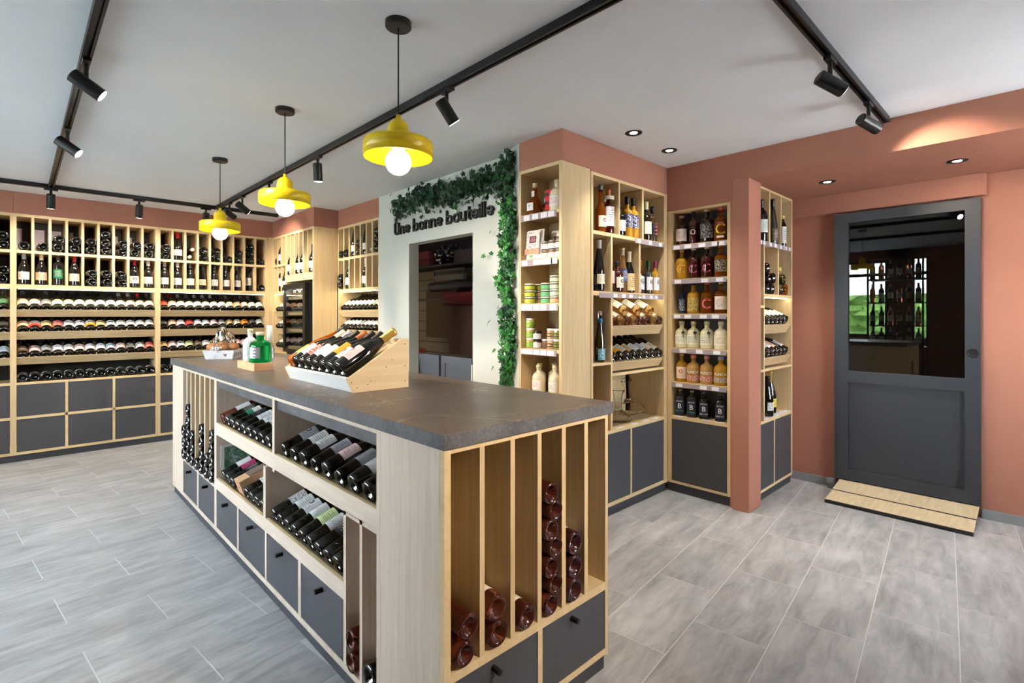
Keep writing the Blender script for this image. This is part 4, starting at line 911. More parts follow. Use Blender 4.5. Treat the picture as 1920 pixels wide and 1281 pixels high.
decanter(smooth_prof([(.10,.002),(.118,.016),(.095,.04),(.035,.09),(.022,.16),(.030,.22),(.045,.25)], 4), F.M @ Matrix.Translation((Lx(3.41), .20, .61)) @ Matrix.Rotation(math.radians(-14), 4, 'Y'), 'slanted glass decanter with flared round mouth at right, lower niche, drinks cabinet')

# ------------------------------------------------------------------ NICHE SHELF (plane x = 3.61)
F = Frame(3.612, 2.04, -90); u = unit('niche_shelf', 'oak niche shelf with one large grey door, between corner and pillar', F, 'cabinet')
Ly = lambda Y: 2.04-Y
box('side_panel', .0, .035, 0, .28, .068, 2.140, OAK, u); box('side_panel', Ly(1.577), Ly(1.555), 0, .17, .068, 2.140, OAK, u)
box('top_panel', .035, Ly(1.577), 0, .17, 2.123, 2.140, OAKE, u); box('back_panel', .035, Ly(1.577), .160, .17, .5, 2.123, ANTH, u)
ST = (1.877, 1.619, 1.356, 1.098, .838, .578)
for z in ST: box('shelf', .035, Ly(1.577), 0, .16, z-.022, z, OAKE, u)
for i, z in enumerate(ST[:5]):
    price_rail(u, .036, Ly(1.58), z-.038, z-.004, ((.08,.17,.28,.38,.42),(.09,.30,.41),(.085,.17,.29,.38),(.13,.26,.39),(.10,.29,.38))[i], tagw=.052)
for a in (.09, .30, .40): box('price_tag', a-.03, a+.03, .004, .03, .5782, .5792, TAG, u)
box('cabinet_door', .037, Ly(1.579), .003, .021, .087, .555, ANTH, u); box('rail', .035, Ly(1.577), 0, .02, .068, .086, OAKE, u)
kickb(u, .0, Ly(1.555), .067, .012, .04)
xx = (.085, .180, .285, .390)
sg = 'niche shelf'; rows = ('top', 'second', 'third', 'fourth', 'fifth', 'lowest')
def nb(r, i, kind, gl, cp, lb, desc, **kw): return stand(F, xx[i]+kw.pop('dx', 0), .065, ST[r]+.0005, kind, gl, cp, lb, '%s, %s from left, %s row, niche shelf' % (desc, ORD[i], rows[r]), 'bottles on the niche shelf', name='spirit_bottle', rot=.30, **kw)
BK, WH, PK, OR = (26,24,26), (236,232,228), (232,100,120), (232,150,40)
nb(0,0,'rum',GRED,'cream',label_mat((232,214,206),(40,34,36),'sketch'),'round red rum bottle with white handwritten label', labz=(.03,.125), scale=.98)
nb(0,1,'spirit',GRED,'navy',None,'dark slim bottle with white ring print', scale=.88, text=[('O',.06,.10,WH),('...',.03,.055,OR)])
nb(0,2,'rum',GDARK,'wood',label_mat((40,38,40),(180,180,176),'pattern'),'black bottle with silver figure print', labz=(.03,.13), scale=1.08)
nb(0,3,'rum',GAMBER,'pink',None,'amber bottle with pink and yellow C print', scale=1.06, text=[('C',.10,.078,(226,196,70)),('***',.035,.115,PK)], lab2=((.022,.036),lm('cream:plain')[0],30))
nb(1,0,'rum',GYEL,'cream',None,'yellow bottle with orange C print', scale=.98, text=[('C',.095,.075,(240,170,50))])
nb(1,1,'rum',GRED,'cream',None,'fruit-filled bottle with purple C print, left', scale=1.0, text=[('C',.09,.07,(170,80,110))])
nb(1,2,'rum',GRED,'cream',None,'fruit-filled bottle with purple C print, right', scale=1.0, text=[('C',.09,.07,(170,80,110))])
nb(1,3,'rum',GAMBER,'orange brown',label_mat((40,44,60),(226,206,150),'pattern'),'amber bottle with blue grey round print', scale=1.0, labz=(.04,.125))
nb(2,0,'oil',GBLUE,'navy',label_mat((34,60,110),(226,230,236),'pattern'),'small navy bottle with white wave print', scale=.80, labz=(.03,.14))
nb(2,1,'rum',GYEL,'black',label_mat((196,170,90),(70,50,30),'pattern'),'golden bottle with dark figure print', scale=1.0, labz=(.02,.12))
nb(2,2,'rum',GAMBER,'pink',None,'amber bottle with pink C print', scale=1.0, text=[('C',.10,.07,(240,96,130))])
nb(2,3,'rum',GAMBER,'wood',label_mat((234,218,206),(40,34,36),'sketch'),'clear amber bottle with cream handwritten label', scale=1.0, labz=(.03,.125))
for i in range(4): 
    b_ = nb(3,i,'jug',GCREAM if i < 3 else GMILK,'cream',label_mat((226,224,206) if i < 3 else (236,222,196),(90,110,80),'lines'),'pale cream liqueur bottle, %s seal' % ('round black' if i < 3 else 'no'), labz=(.028,.098), scale=1.02)
    if i < 3: finish('wax_seal', tube_bm([(.018,-.0485,.118),(.019,-.0525,.112)], .012, 10), BLK, b_); finish('ribbon', tube_bm([(.012,-.030,.14),(.018,-.050,.115),(.021,-.0505,.075)], .0018, 5), BLK, b_)
nb(4,0,'rum',GYEL,'wood',label_mat((238,220,196),(220,110,40),'emblem'),'golden rum bottle with orange mountain label', labz=(.03,.125), scale=.92)
for i in (1, 2, 3): nb(4,i,'jug',GPUNCH if i < 3 else GYEL,'pale pink' if i < 3 else 'pale blue',label_mat((190,90,50) if i < 3 else (150,120,90),(238,234,228),'pattern'),'punch bottle with %s neck and block letters' % ('pink' if i < 3 else 'pale blue'), labz=(.022,.058), scale=1.05, half=75, text=[('PUNCH',.026,.078,(240,236,226))])
for i in range(4):
    nb(5,i,'square',GGREY if i < 2 else GDARK,'wood' if i < 2 else 'grey',label_mat((30,38,58),(30,38,58),'plain'),'square %s bottle with white B label' % ('grey' if i < 2 else 'black'), scale=1.0, dx=(-.012,-.012,-.02,-.004)[i], lab2=((.034,.044), plain((60,170,110)) if i < 2 else plain((226,222,206)), 0), text=[('B',.05,.075,WH),('DISTILLED',.0105,.112,WH)])

# ------------------------------------------------------------------ NARROW RACK BY DOOR (plane y = 1.44)
F = Frame(3.796, 1.442); u = unit('narrow_rack', 'narrow oak wine rack with two grey doors between pillar and sliding door', F, 'cabinet')
Lz = lambda X: X-3.796
box('side_panel', 0, .018, 0, .34, .063, 2.276, OAK, u); box('side_panel', Lz(4.491), Lz(4.515), 0, .34, .063, 2.276, OAK, u)
box('top_panel', .018, Lz(4.491), 0, .34, 2.260, 2.276, OAKE, u); box('back_panel', .018, Lz(4.491), .33, .34, .063, 2.26, OAK, u)
box('filler', Lz(4.5155), Lz(4.628), .04, .34, 0, 2.276, TERRA, u)
box('shelf', .018, Lz(4.491), 0, .33, 1.866, 1.884, OAKE, u); box('shelf', Lz(3.934), Lz(4.491), 0, .33, 1.477, 1.501, OAKE, u)
for a, b in ((4.022,4.044),(4.257,4.273)): box('divider', Lz(a), Lz(b), 0, .33, 1.884, 2.26, OAK, u)
box('divider', Lz(3.916), Lz(3.934), 0, .33, .576, 1.866, OAK, u); box('divider', Lz(4.199), Lz(4.217), 0, .33, 1.501, 1.866, OAK, u)
box('shelf', .018, Lz(3.916), 0, .33, 1.397, 1.417, OAKE, u); box('shelf', .018, Lz(3.916), 0, .33, .932, .951, OAKE, u); box('shelf', Lz(3.934), Lz(4.491), 0, .33, .934, .950, OAKE, u)
box('base_shelf', .018, Lz(4.491), 0, .33, .557, .576, OAKE, u); box('rail', .018, Lz(4.491), 0, .02, .063, .080, OAKE, u); box('rail', Lz(4.122), Lz(4.136), 0, .02, .080, .557, OAKE, u)
box('cabinet_door', .020, Lz(4.120), .003, .021, .082, .555, ANTH, u); box('cabinet_door', Lz(4.138), Lz(4.489), .003, .021, .082, .555, ANTH, u); kickb(u, 0, Lz(4.515), .062, .015, .04)
led(u, Lz(3.94), Lz(4.485), .012, 1.477)
sl = [slant(u, Lz(3.935), Lz(4.47), a, b, .24) for a, b in ((1.273, 1.206), (1.029, .968))]
price_rail(u, .02, Lz(4.47), 1.852, 1.886, (.05,.115,.24,.34,.45,.56,.64), tagw=.045)
for a in (4.0, 4.12, 4.24, 4.36, 4.45): box('price_tag', Lz(a)-.05, Lz(a)+.045, .004, .05, .5762, .5772, TAG, u)
stand(F, Lz(3.968), .034, 1.8845, 'bordeaux', GDARK, 'black', label_mat((222,228,222),(70,120,70),'sketch'), 'dark wine bottle with botanical label, left slot of rack by the door', None, scale=1.05)
stand(F, .062, .14, 1.8845, 'bordeaux', GDARK, 'black', 'white', 'dark wine bottle behind the botanical-label one, rack by the door', None)
stand(F, Lz(4.190), .036, 1.8845, 'flute', GGREY, 'black', 'brown', 'tall clear bottle with dark label and neck, middle slot, rack by door', None, scale=1.02, labz=(.03,.12))
stand(F, Lz(4.386), .030, 1.8845, 'oil', GOLIVE, 'yellow', 'white:lines', 'thin oil bottle with yellow cap, right slot of rack by the door', None)
stand(F, Lz(4.430), .062, 1.8845, 'oil', GOLIVE, 'white', 'white', 'short oil bottle with white label, right slot of rack by door', None, scale=.75)
for i, (x, z) in enumerate(((3.985,0),(4.078,0),(4.020,.072),(4.105,.082),(3.985,.150))): lying(F, Lz(x)+.012, 1.501+.042+z, .0, 'cream', '%s in pile, dark slot, rack by door' % ORD[i], 'dark bottles piled in the rack by the door', yaw=-.1)
for i, (x, z) in enumerate(((4.275,0),(4.375,.0),(4.325,.078),(4.275,.150))): lying(F, Lz(x), 1.501+.045+z, .0, None, '%s in pile, right slot, rack by door' % ORD[i], 'golden bottles piled in the rack by the door', kind='champagne', glass=GAMBER if i % 2 else GOLIVE, gl='golden', rev=(i == 3), cap='gold', yaw=-.1)
for r_ in range(2):
    for k in range(6):
        c = ('white','white:plain','white','white:lines','white:plain','white')[k] if r_ == 0 else ('tan','grey','white','peach','dark','white')[k]
        on_slant(F, sl[r_], Lz(3.98)+k*.0855, 'burgundy', GDARK, 'black', c, 'reclining wine bottle, %s label, %s on %s slanted shelf, rack by door' % (lm(c)[1], ORD[k], ('upper','lower')[r_]), 'reclining bottles in the rack by the door', roll=random.uniform(-.3,.3), labz=(.04,.12))
stand(F, Lz(4.275), .085, .5775, 'champagne', GDARK, 'gold', 'yellow:lines', 'champagne bottle with gold foil and gold label, bottom of rack by door', None, scale=1.02)
stand(F, Lz(4.125), .050, .5775, 'champagne', GDARK, 'black', 'white:pattern', 'black champagne bottle with white patterned label, bottom of rack by door', None, scale=.95)
stand(F, .050, .06, 1.4175, 'bordeaux', GDARK, 'black', 'cream', 'dark bottle in the narrow left column, upper, rack by door', None, scale=.9)
stand(F, .050, .06, .9515, 'burgundy', GDARK, 'black', 'dark', 'dark bottle in the narrow left column, lower, rack by door', None)

# ------------------------------------------------------------------ ISLAND COUNTER
F = Frame(.86, 4.635, -90); u = unit('island_counter', 'long oak island counter with dark stone top, bottle slots and grey drawers', F, 'counter')
W = 3.465; D = .77
Li = lambda Y: 4.635-Y
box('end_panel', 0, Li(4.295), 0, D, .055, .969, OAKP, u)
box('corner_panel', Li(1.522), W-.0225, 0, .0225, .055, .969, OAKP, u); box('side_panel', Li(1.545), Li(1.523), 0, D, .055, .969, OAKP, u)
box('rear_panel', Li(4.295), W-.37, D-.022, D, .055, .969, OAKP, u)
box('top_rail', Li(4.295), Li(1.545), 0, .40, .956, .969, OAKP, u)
box('spine_panel', Li(4.295), Li(1.545), .40, .42, .055, .969, OAK, u)
# left slots
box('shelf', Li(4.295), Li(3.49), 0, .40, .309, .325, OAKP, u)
for a, b in ((4.194,4.170),(4.079,4.055),(3.960,3.938),(3.840,3.819),(3.720,3.697),(3.595,3.575)):
    o_ = box('divider', Li(a), Li(b), .002, .40, .325, .956, OAK, u); box('edge_band', Li(a), Li(b), 0, .0018, .325, .956, OAKP, o_)  # front strip carries the daylight tint of the divider edges as colour
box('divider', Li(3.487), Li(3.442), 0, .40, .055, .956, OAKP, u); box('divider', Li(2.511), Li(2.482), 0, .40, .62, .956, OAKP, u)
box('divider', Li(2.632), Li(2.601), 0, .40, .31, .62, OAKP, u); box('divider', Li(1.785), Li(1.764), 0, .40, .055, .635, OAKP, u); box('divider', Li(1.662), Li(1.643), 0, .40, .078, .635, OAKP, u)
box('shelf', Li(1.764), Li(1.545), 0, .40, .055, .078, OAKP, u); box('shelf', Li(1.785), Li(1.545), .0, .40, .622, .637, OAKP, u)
for a, b in ((3.442,2.511),(2.482,1.545)): 
    box('pull_out_front', Li(a)+.003, Li(b)-.003, .012, .028, .910, .952, STONEE, u)
    for y_ in (Li(a)+.002,): box('drawer_runner', y_, y_+.012, .03, .30, .900, .925, BLK, u)
    box('drawer_runner', Li(b)-.013, Li(b)-.001, .03, .30, .900, .925, BLK, u)
sU1 = slant(u, Li(3.442), Li(2.511), .704, .634, .33, 20, False, OAKDAYH); sU2 = slant(u, Li(2.482), Li(1.545), .704, .634, .33, 20, False, OAKDAYH)
sL1 = slant(u, Li(3.442), Li(2.632), .372, .310, .33, 20, False, OAKDAYH); sL2 = slant(u, Li(2.601), Li(1.785), .372, .310, .33, 20, False, OAKDAYH)
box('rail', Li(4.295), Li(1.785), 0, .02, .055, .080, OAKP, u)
DR = ((4.286,3.905),(3.868,3.483),(3.446,3.045),(3.021,2.612),(2.590,2.208),(2.179,1.786)); 
for i, (a, b) in enumerate(DR):
    d_ = box('drawer_front', Li(a)+.002, Li(b)-.002, .002, .020, .082, .306, ANTH, u)
    kx_ = Li((4.071,3.65,3.223,2.796,2.39,1.97)[i]); finish('knob', tube_bm([(kx_,.002,.275),(kx_,-.030,.275)], .0095, 14), BLK, d_)
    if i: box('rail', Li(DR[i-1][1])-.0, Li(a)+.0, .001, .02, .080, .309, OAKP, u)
box('kickboard', .0, W-.012, .012, .03, 0, .054, KICK, u); box('kickboard', W-.03, W-.012, .03, D-.01, 0, .054, KICK, u); box('kickboard', 0.0, .018, .03, D-.01, 0, .054, KICK, u)
# end face (plane y = 1.17), drawn in the same frame: local x = 3.465 is the front
E0 = W; dp = .352
def ebox(name, X0, X1, d0, d1, z0, z1, m): return box(name, E0-d1, E0-d0, X0-.86, X1-.86, z0, z1, m, u)
ebox('side_panel', .8605, .883, 0, dp-.01, .055, .969, OAKE); ebox('side_panel', 1.612, 1.629, 0, dp, .055, .969, OAK)
ebox('top_rail', .883, 1.612, 0, dp, .957, .969, OAKE); ebox('shelf', .883, 1.612, 0, dp, .306, .334, OAKE)
for a, b in ((.990,1.009),(1.116,1.135),(1.239,1.258),(1.361,1.382),(1.486,1.506)): ebox('divider', a, b, 0, dp-.025, .334, .957, OAK)
ebox('rail', 1.241, 1.263, 0, .02, .082, .306, OAKE); ebox('rail', .883, 1.612, 0, .02, .060, .082, OAKE)
for a, b, kx_ in ((.884,1.240,1.045),(1.264,1.611,1.416)):
    d_ = ebox('drawer_front', a+.001, b-.001, .002, .020, .083, .304, ANTH); finish('knob', tube_bm([(E0-.002,kx_-.86,.277),(E0+.030,kx_-.86,.277)], .0095, 14), BLK, d_)
bm = bmesh.new(); bm_box(bm, -.065, W+.005, -.005, D+.028, .970, 1.0145); bmesh.ops.bevel(bm, geom=bm.edges[:], offset=.0015, segments=1, affect='EDGES')
for f in bm.faces: f.material_index = 0 if f.normal.z > .5 else 1
o = finish('stone_top', bm, STONE, u); o.data.materials.append(None); o.material_slots[1].link = 'OBJECT'; o.material_slots[1].material = STONEE
# bottles in the left slots (bases outward)
g = 'wine bottles in the left slots of the island counter'
SL = ((4.295,4.194),(4.170,4.079),(4.055,3.960),(3.938,3.840),(3.819,3.720),(3.697,3.595),(3.575,3.487))
for k, n_ in enumerate((3,5,3,1,4,2,4)):
    for i in range(n_):
        xc = Li((SL[k][0]+SL[k][1])/2); lying(F, xc+(.004 if i % 2 else -.004), .325+.0415+i*.0815, -.014, 'white' if k == 4 else 'dark', '%sin %s slot of island counter long side' % (posn(n_, i), ORD[k]), g, cap='black')
g = 'bottles in the slots nearest the camera, island long side'
for i in range(2): lying(F, Li(1.713), .078+.040+i*.077, -.010, None, '%sin narrow slot near the corner, island counter' % posn(2, i), g, kind='bordeaux', glass=GROSE, gl='rosé')
lying(F, Li(1.594), .078+.045, -.005, 'white', 'alone in last narrow slot, island counter long side', g, kind='champagne')
# bays
def bay(sl_, ys, codes, nm, glasses=None, kind='bordeaux', lz=(.085,.165), yaws=None):
    for k, (Y, c) in enumerate(zip(ys, codes)):
        if c is None: continue
        gl = (glasses or {}).get(k, GDARK); kd = 'burgundy' if c.startswith('@') else kind; c = c.strip('@')
        on_slant(F, sl_, Li(Y), kd, gl, 'black' if k % 3 else 'grey', c, '%s wine bottle, %s label, %s from left in %s of island' % ('rosé' if gl is GROSE else 'reclining', lm(c)[1], ORD[k], nm), 'reclining bottles in the island counter', roll=random.uniform(-.25, .25), labz=(.07,.15) if kd == 'burgundy' else lz, yaw=0)
bay(sU1, [3.39-.0955*i for i in range(10)], ['white:plain','dark','green:band','dark:plain','white:lines','white:lines','white:pattern','dark','dark','white'], 'upper left bay', {0: GROSE})
bay(sU2, [2.42-.1115*i for i in range(8)], ['grey:emblem','white:lines','@white:lines','grey:lines','@pinkish:lines','grey:plain','@white:plain','@white:lines'], 'upper right bay')
bay(sL1, [3.375,3.290,3.205], ['white:plain','magenta:plain','dark'], 'lower left bay')
bay(sL1, [None]*4+[2.955,2.87,2.79,2.71], [None]*4+['white:dots','white:dots','white:pattern','white'], 'lower left bay')
bay(sL2, [2.545-.083*i for i in range(9)], ['white:pattern','white:lines','white:emblem','white:plain','pale green:lines','white:sketch','dark','dark','dark'], 'lower right bay')
y0, z0, a = sL1
M = F.M @ basis(Vector((Li(3.06), y0+.002, z0+.002)), (0, math.cos(a), math.sin(a)), (0, -math.sin(a), math.cos(a)))
t = thing('wooden_wine_box', 'small wooden wine box lying among bottles in the lower left island bay', 'box', M)
box('box_body', -.045, .045, -.092, -.002, 0, .30, BLOCKW, t, bev=.001); box('sliding_lid', -.040, .040, -.0955, -.0925, .06, .299, mat('grey_brown_lid', (120,104,92), .6), t); box('stamp', -.008, .008, -.06, -.045, -.0006, .0002, plain((120,60,50)), t)
t = thing('picture_panel', 'green leafy picture panel leaning on the side of the lower left island bay', 'picture', F.M @ Matrix.Translation((Li(3.442)+.003, .022, .418)))
box('backing', 0, .005, 0, .30, 0, .145, WHITE, t)
pm = mat('leafy_print', rough=.6); n = N(pm); n.ln(n.ramp(n.noise(n.coord(), 16, 6, .75, 1.2), [(.35, lin(40,50,46)), (.5, lin(60,110,78)), (.62, lin(170,176,180))]), n.p.inputs['Base Color'])
box('printed_sheet', .0052, .0062, .018, .285, .008, .136, pm, t)
# end slots
g = 'rosé bottles in the end slots of the island counter'
Fe = Frame(.86, 1.17)
def endb(X, z, lab, d, kind='bordeaux', gl=GROSE, code=None, rev=False, txt='rosé'):
    lying(Fe, X-.86, z, d, code, lab+', island counter end', g, kind=kind, glass=gl, gl=txt, rev=rev, cap='cream')
D1 = mat('dark_rose_glass', (128,62,44), .04, trans=.8, ior=1.3, coat=.3)
endb(.936-.006, .334+.0385, 'lower of two in first slot', -.008, gl=D1); endb(.938+.006, .334+.114, 'upper of two in first slot', -.008, gl=D1)
endb(1.060, .334+.0425, 'lower of two in second slot', -.008, 'burgundy', GROSE, 'cream'); endb(1.052, .334+.124, 'upper of two in second slot', -.008, 'burgundy', GROSE, 'cream')
endb(1.186, .334+.0425, 'alone in third slot', -.006, 'burgundy', D1, 'cream')
for i in range(7): endb(1.30 if i % 2 == 0 else 1.322, .334+.0385+i*.0625, '%s from bottom in fourth slot' % ORD[i], -.008, gl=D1)
for i in range(3): endb(1.425, .334+.0425+i*.0825, '%s from bottom in fifth slot' % ORD[i], -.008, 'burgundy', mat('purple_rose_glass', (104,58,58), .04, trans=.75, ior=1.3, coat=.3), 'white')
endb(1.53, .334+.04, 'deep inside last slot', .12, gl=GDARK, txt='dark')

# ------------------------------------------------------------------ THINGS ON THE COUNTER
CT = 1.0150
t = thing('display_crate', 'sloping pale pine display crate of eight bottles on the stone counter', 'crate', Matrix.Translation((1.175, 2.417, CT)))
def side_poly(y0, y1):
    P = [(-.137,0),(-.163,.059),(-.148,.068),(.100,.222),(.137,.224),(.137,0)]
    bm = bmesh.new(); a_ = [bm.verts.new((x, y0, z)) for x, z in P]; b_ = [bm.verts.new((x, y1, z)) for x, z in P]
    bm.faces.new(a_); bm.faces.new(b_[::-1])
    for i in range(6): bm.faces.new((a_[i], a_[(i+1) % 6], b_[(i+1) % 6], b_[i]))
    bmesh.ops.recalc_face_normals(bm, faces=bm.faces[:]); return finish('side_panel', bm, PINE, t)
side_poly(-.356, -.338); side_poly(.338, .356)
def xz_board(name, P, m=PINE, y0=-.338, y1=.338):
    bm = bmesh.new(); a_ = [bm.verts.new((x, y0, z)) for x, z in P]; b_ = [bm.verts.new((x, y1, z)) for x, z in P]; k = len(P)
    bm.faces.new(a_); bm.faces.new(b_[::-1])
    for i in range(k): bm.faces.new((a_[i], a_[(i+1) % k], b_[(i+1) % k], b_[i]))
    bmesh.ops.recalc_face_normals(bm, faces=bm.faces[:]); return finish(name, bm, m, t)
xz_board('front_board', [(-.137,.001),(-.163,.059),(-.148,.066),(-.122,.008)], mat('pale_painted_pine', (226,224,222), .6))
xz_board('sloping_base', [(-.136,.038),(.110,.186),(.105,.196),(-.142,.048)]); xz_board('back_board', [(.118,.0),(.136,.0),(.136,.222),(.118,.222)])
bm = bmesh.new()
for x, z in ((-.145,.045),(-.12,.02),(-.07,.03),(-.055,.045),(.05,.13),(.02,.10),(.118,.20),(.118,.03),(.118,.10)): bm_box(bm, x-.002, x+.002, -.3575, -.3555, z-.002, z+.002)
setp(finish('nail_heads', bm, BLK, t), kind='stuff')
an = math.radians(31); ax = Vector((math.cos(an), 0, math.sin(an))); nr = Vector((-math.sin(an), 0, math.cos(an)))
for k, (kind, gl, cp, lb, lz, nm, gn) in enumerate((
  ('flute',GAMBER,'black','yellow:lines',(.05,.12),'yellow label','amber'),('burgundy',GDARK,'cream','white:plain',(.045,.125),'white label and cream capsule','dark'),('burgundy',GDARK,'silver','red:pattern',(.045,.12),'red and white printed label','dark'),
  ('burgundy',GDARK,'black','lilac:plain',(.045,.13),'lilac label and black capsule','dark'),('burgundy',GDARK,'orange brown','white:plain',(.045,.13),'white label and copper capsule','dark'),('burgundy',GDARK,'black','orange:plain',(.075,.155),'orange label','dark'),
  ('burgundy',GDARK,'black','white:emblem',(.045,.125),'white label with red stars','dark'),('champagne',GDARK,'gold','pinkish:emblem',(.045,.135),'pink label and gold foil','sparkling'))):
    Y = 2.417+.355-.018-.048-k*.0795; r = KINDS[kind]['r']
    p = Vector((1.175-.138, Y, CT+.050))+nr*(r+.002)+ax*.004
    bottle(kind, gl, cp, lm(lb)[0], basis(p, ax, nr, -.25), '%s wine bottle with %s, %s from left in display crate' % (gn, nm, ORD[k]), 'bottles in the display crate', labz=lz)
t = thing('wooden_block', 'pale solid wood block under the bottles on the counter', 'wooden block', Matrix.Translation((1.062, 3.397, CT)))
t2 = box('block_body', -.055, .055, -.160, .160, 0, .046, BLOCKW, t, bev=.001)
BT = CT+.0462
g = bottle('jug', GGREEN, 'cream', label_mat((232,232,236), (120,120,124), 'zigzag'), Matrix.Translation((1.066, 3.315, BT)) @ Matrix.Rotation(-.9, 4, 'Z') @ Matrix.Diagonal((1.28, 1.28, .93, 1)), 'bright green liqueur in round glass bottle on the wood block', None, labz=(.03,.10), half=32, name='liqueur_bottle')
g = bottle('jug', mat('white_ceramic', (224,224,228), .3), 'cream', label_mat((226,224,230), (90,90,110), 'sketch'), Matrix.Translation((1.052, 3.455, BT)) @ Matrix.Rotation(-.8, 4, 'Z') @ Matrix.Diagonal((.85, .85, 1.0, 1)), 'white round-shouldered bottle behind the green one on the wood block', None, name='liqueur_bottle', labz=(.02,.10))
g = bottle('longneck', GCLEAR, 'white', None, Matrix.Translation((1.155, 3.42, CT)) @ Matrix.Scale(.80, 4), 'clear long-necked bottle with white capsule behind the wood block', None, name='liqueur_bottle')
finish('neck_sleeve', lathe_bm([(.0165,.215),(.0205,.215),(.0205,.332),(0,.333)], 14), WHITE, g, True)
# basket of wrapped buns
th_ = math.radians(-36.6); MB_ = Matrix.Translation((1.145, 4.395, CT)) @ Matrix.Rotation(th_, 4, 'Z')
t = thing('gift_basket', 'white card basket printed with hearts holding wrapped buns on the counter', 'basket', MB_)
def tub(w0, d0, w1, d1, h, th=.003):
    bm = bmesh.new(); R_ = lambda w_, d_, z: [bm.verts.new((x*w_, y*d_, z)) for x, y in ((-1,-1),(1,-1),(1,1),(-1,1))]
    a_, b_, c_, e2 = R_(w0, d0, 0), R_(w1, d1, h), R_(w1-th, d1-th, h), R_(w0-th, d0-th, th)
    for A, B in ((a_, b_), (b_, c_), (c_, e2)):
        for i in range(4): bm.faces.new((A[i], A[(i+1) % 4], B[(i+1) % 4], B[i]))
    bm.faces.new(a_[::-1]); bm.faces.new(e2); bmesh.ops.recalc_face_normals(bm, faces=bm.faces[:]); return bm
finish('card_tray', tub(.095, .078, .112, .092, .066), mat('white_card', (228,226,228), .6), t)
HM = plain((120,84,80), .6)
def heart(cx_, cz_, s):
    bm = bmesh.new(); vs = []
    for i in range(24):
        a_ = 2*PI*i/24; x = .8*(math.sin(a_)**3)*s; z = (13*math.cos(a_)-5*math.cos(2*a_)-2*math.cos(3*a_)-math.cos(4*a_))/16*s*.8; zz = cz_+z
        vs.append(bm.verts.new((cx_+x, -(.078+.014*zz/.066)-.0012, zz)))
    bm.faces.new(vs); return finish('heart_print', bm, HM, t)
heart(.048, .030, .016)
for k, (x0_, z0_, r_) in enumerate(((-.02,.018,.010),(.0,.058,.008),(.012,.056,.007))):
    finish('scroll_print', tube_bm([(x0_+r_*math.cos(a_)*(1+.3*k), -(.078+.014*(z0_)/.066)-.0015, z0_+r_*math.sin(a_)) for a_ in [i*.5 for i in range(11)]], .0009, 4), HM, t)
for k in range(4): box('stroke_print', .1045+.001, .1085, -.06+.035*k, -.055+.035*k, .012+.004*k, .050, HM, t)
bread = mat('glazed_bun_crust', (150,78,34), .35, coat=.4); n = N(bread); n.ln(n.ramp(n.noise(n.coord(), 14, 4), [(.35, lin(120,58,26)), (.65, lin(206,140,84))]), n.p.inputs['Base Color'])
for k, (x, y, z, r_) in enumerate(((-.064,-.028,.092,.044),(-.018,.030,.104,.046),(.020,-.034,.090,.046),(.070,-.005,.096,.044),(-.062,.045,.100,.040),(.01,-.005,.06,.04))):
    bm = bmesh.new(); bmesh.ops.create_icosphere(bm, subdivisions=3, radius=r_)
    for v in bm.verts: v.co = v.co*(1+.12*noise.noise(v.co*40+Vector((k*3, 0, 0)))); v.co.z *= .72
    setp(finish('bun', bm, bread, None, True, MB_ @ Matrix.Translation((x, y, z-.006 if z > .07 else .034))), 'glazed brown bun, %s from left inside the cellophane-wrapped basket' % ORD[[0,2,3,4,1,5][k]] if k != 5 else 'glazed brown bun at the bottom centre of the wrapped basket', 'bun', 'glazed buns in the gift basket')
bm = bmesh.new(); bmesh.ops.create_icosphere(bm, subdivisions=4, radius=1)
for v in bm.verts:
    c = v.co.copy(); k_ = 1+.14*noise.noise(c*3.2)+.06*noise.noise(c*7)
    z = max(c.z, -.25); v.co = Vector((c.x*.104*k_*(1-.2*max(z, 0)), c.y*.084*k_, .062+z*.120*k_+(.060 if c.z > .62 and abs(c.x+.1) < .22 else 0)+(.03 if c.z > .3 and c.x > .35 else 0)))
cello = mat('clear_cellophane', (255,250,244), .10, trans=1.0, ior=1.04, coat=1.0); finish('cellophane_wrap', bm, cello, t)
setp(obj1('message_card', (lambda b: (bm_box(b, 0, .03, 0, .001, 0, .022), b)[1])(bmesh.new()), WHITE, 'tiny white and black card tied on the front of the gift basket', 'card'))
bpy.data.objects['message_card'].matrix_world = MB_ @ Matrix.Translation((-.02, -.1015, .072)) 
box('card_heart', .010, .018, -.0006, .0, .006, .014, BLK, bpy.data.objects['message_card'])

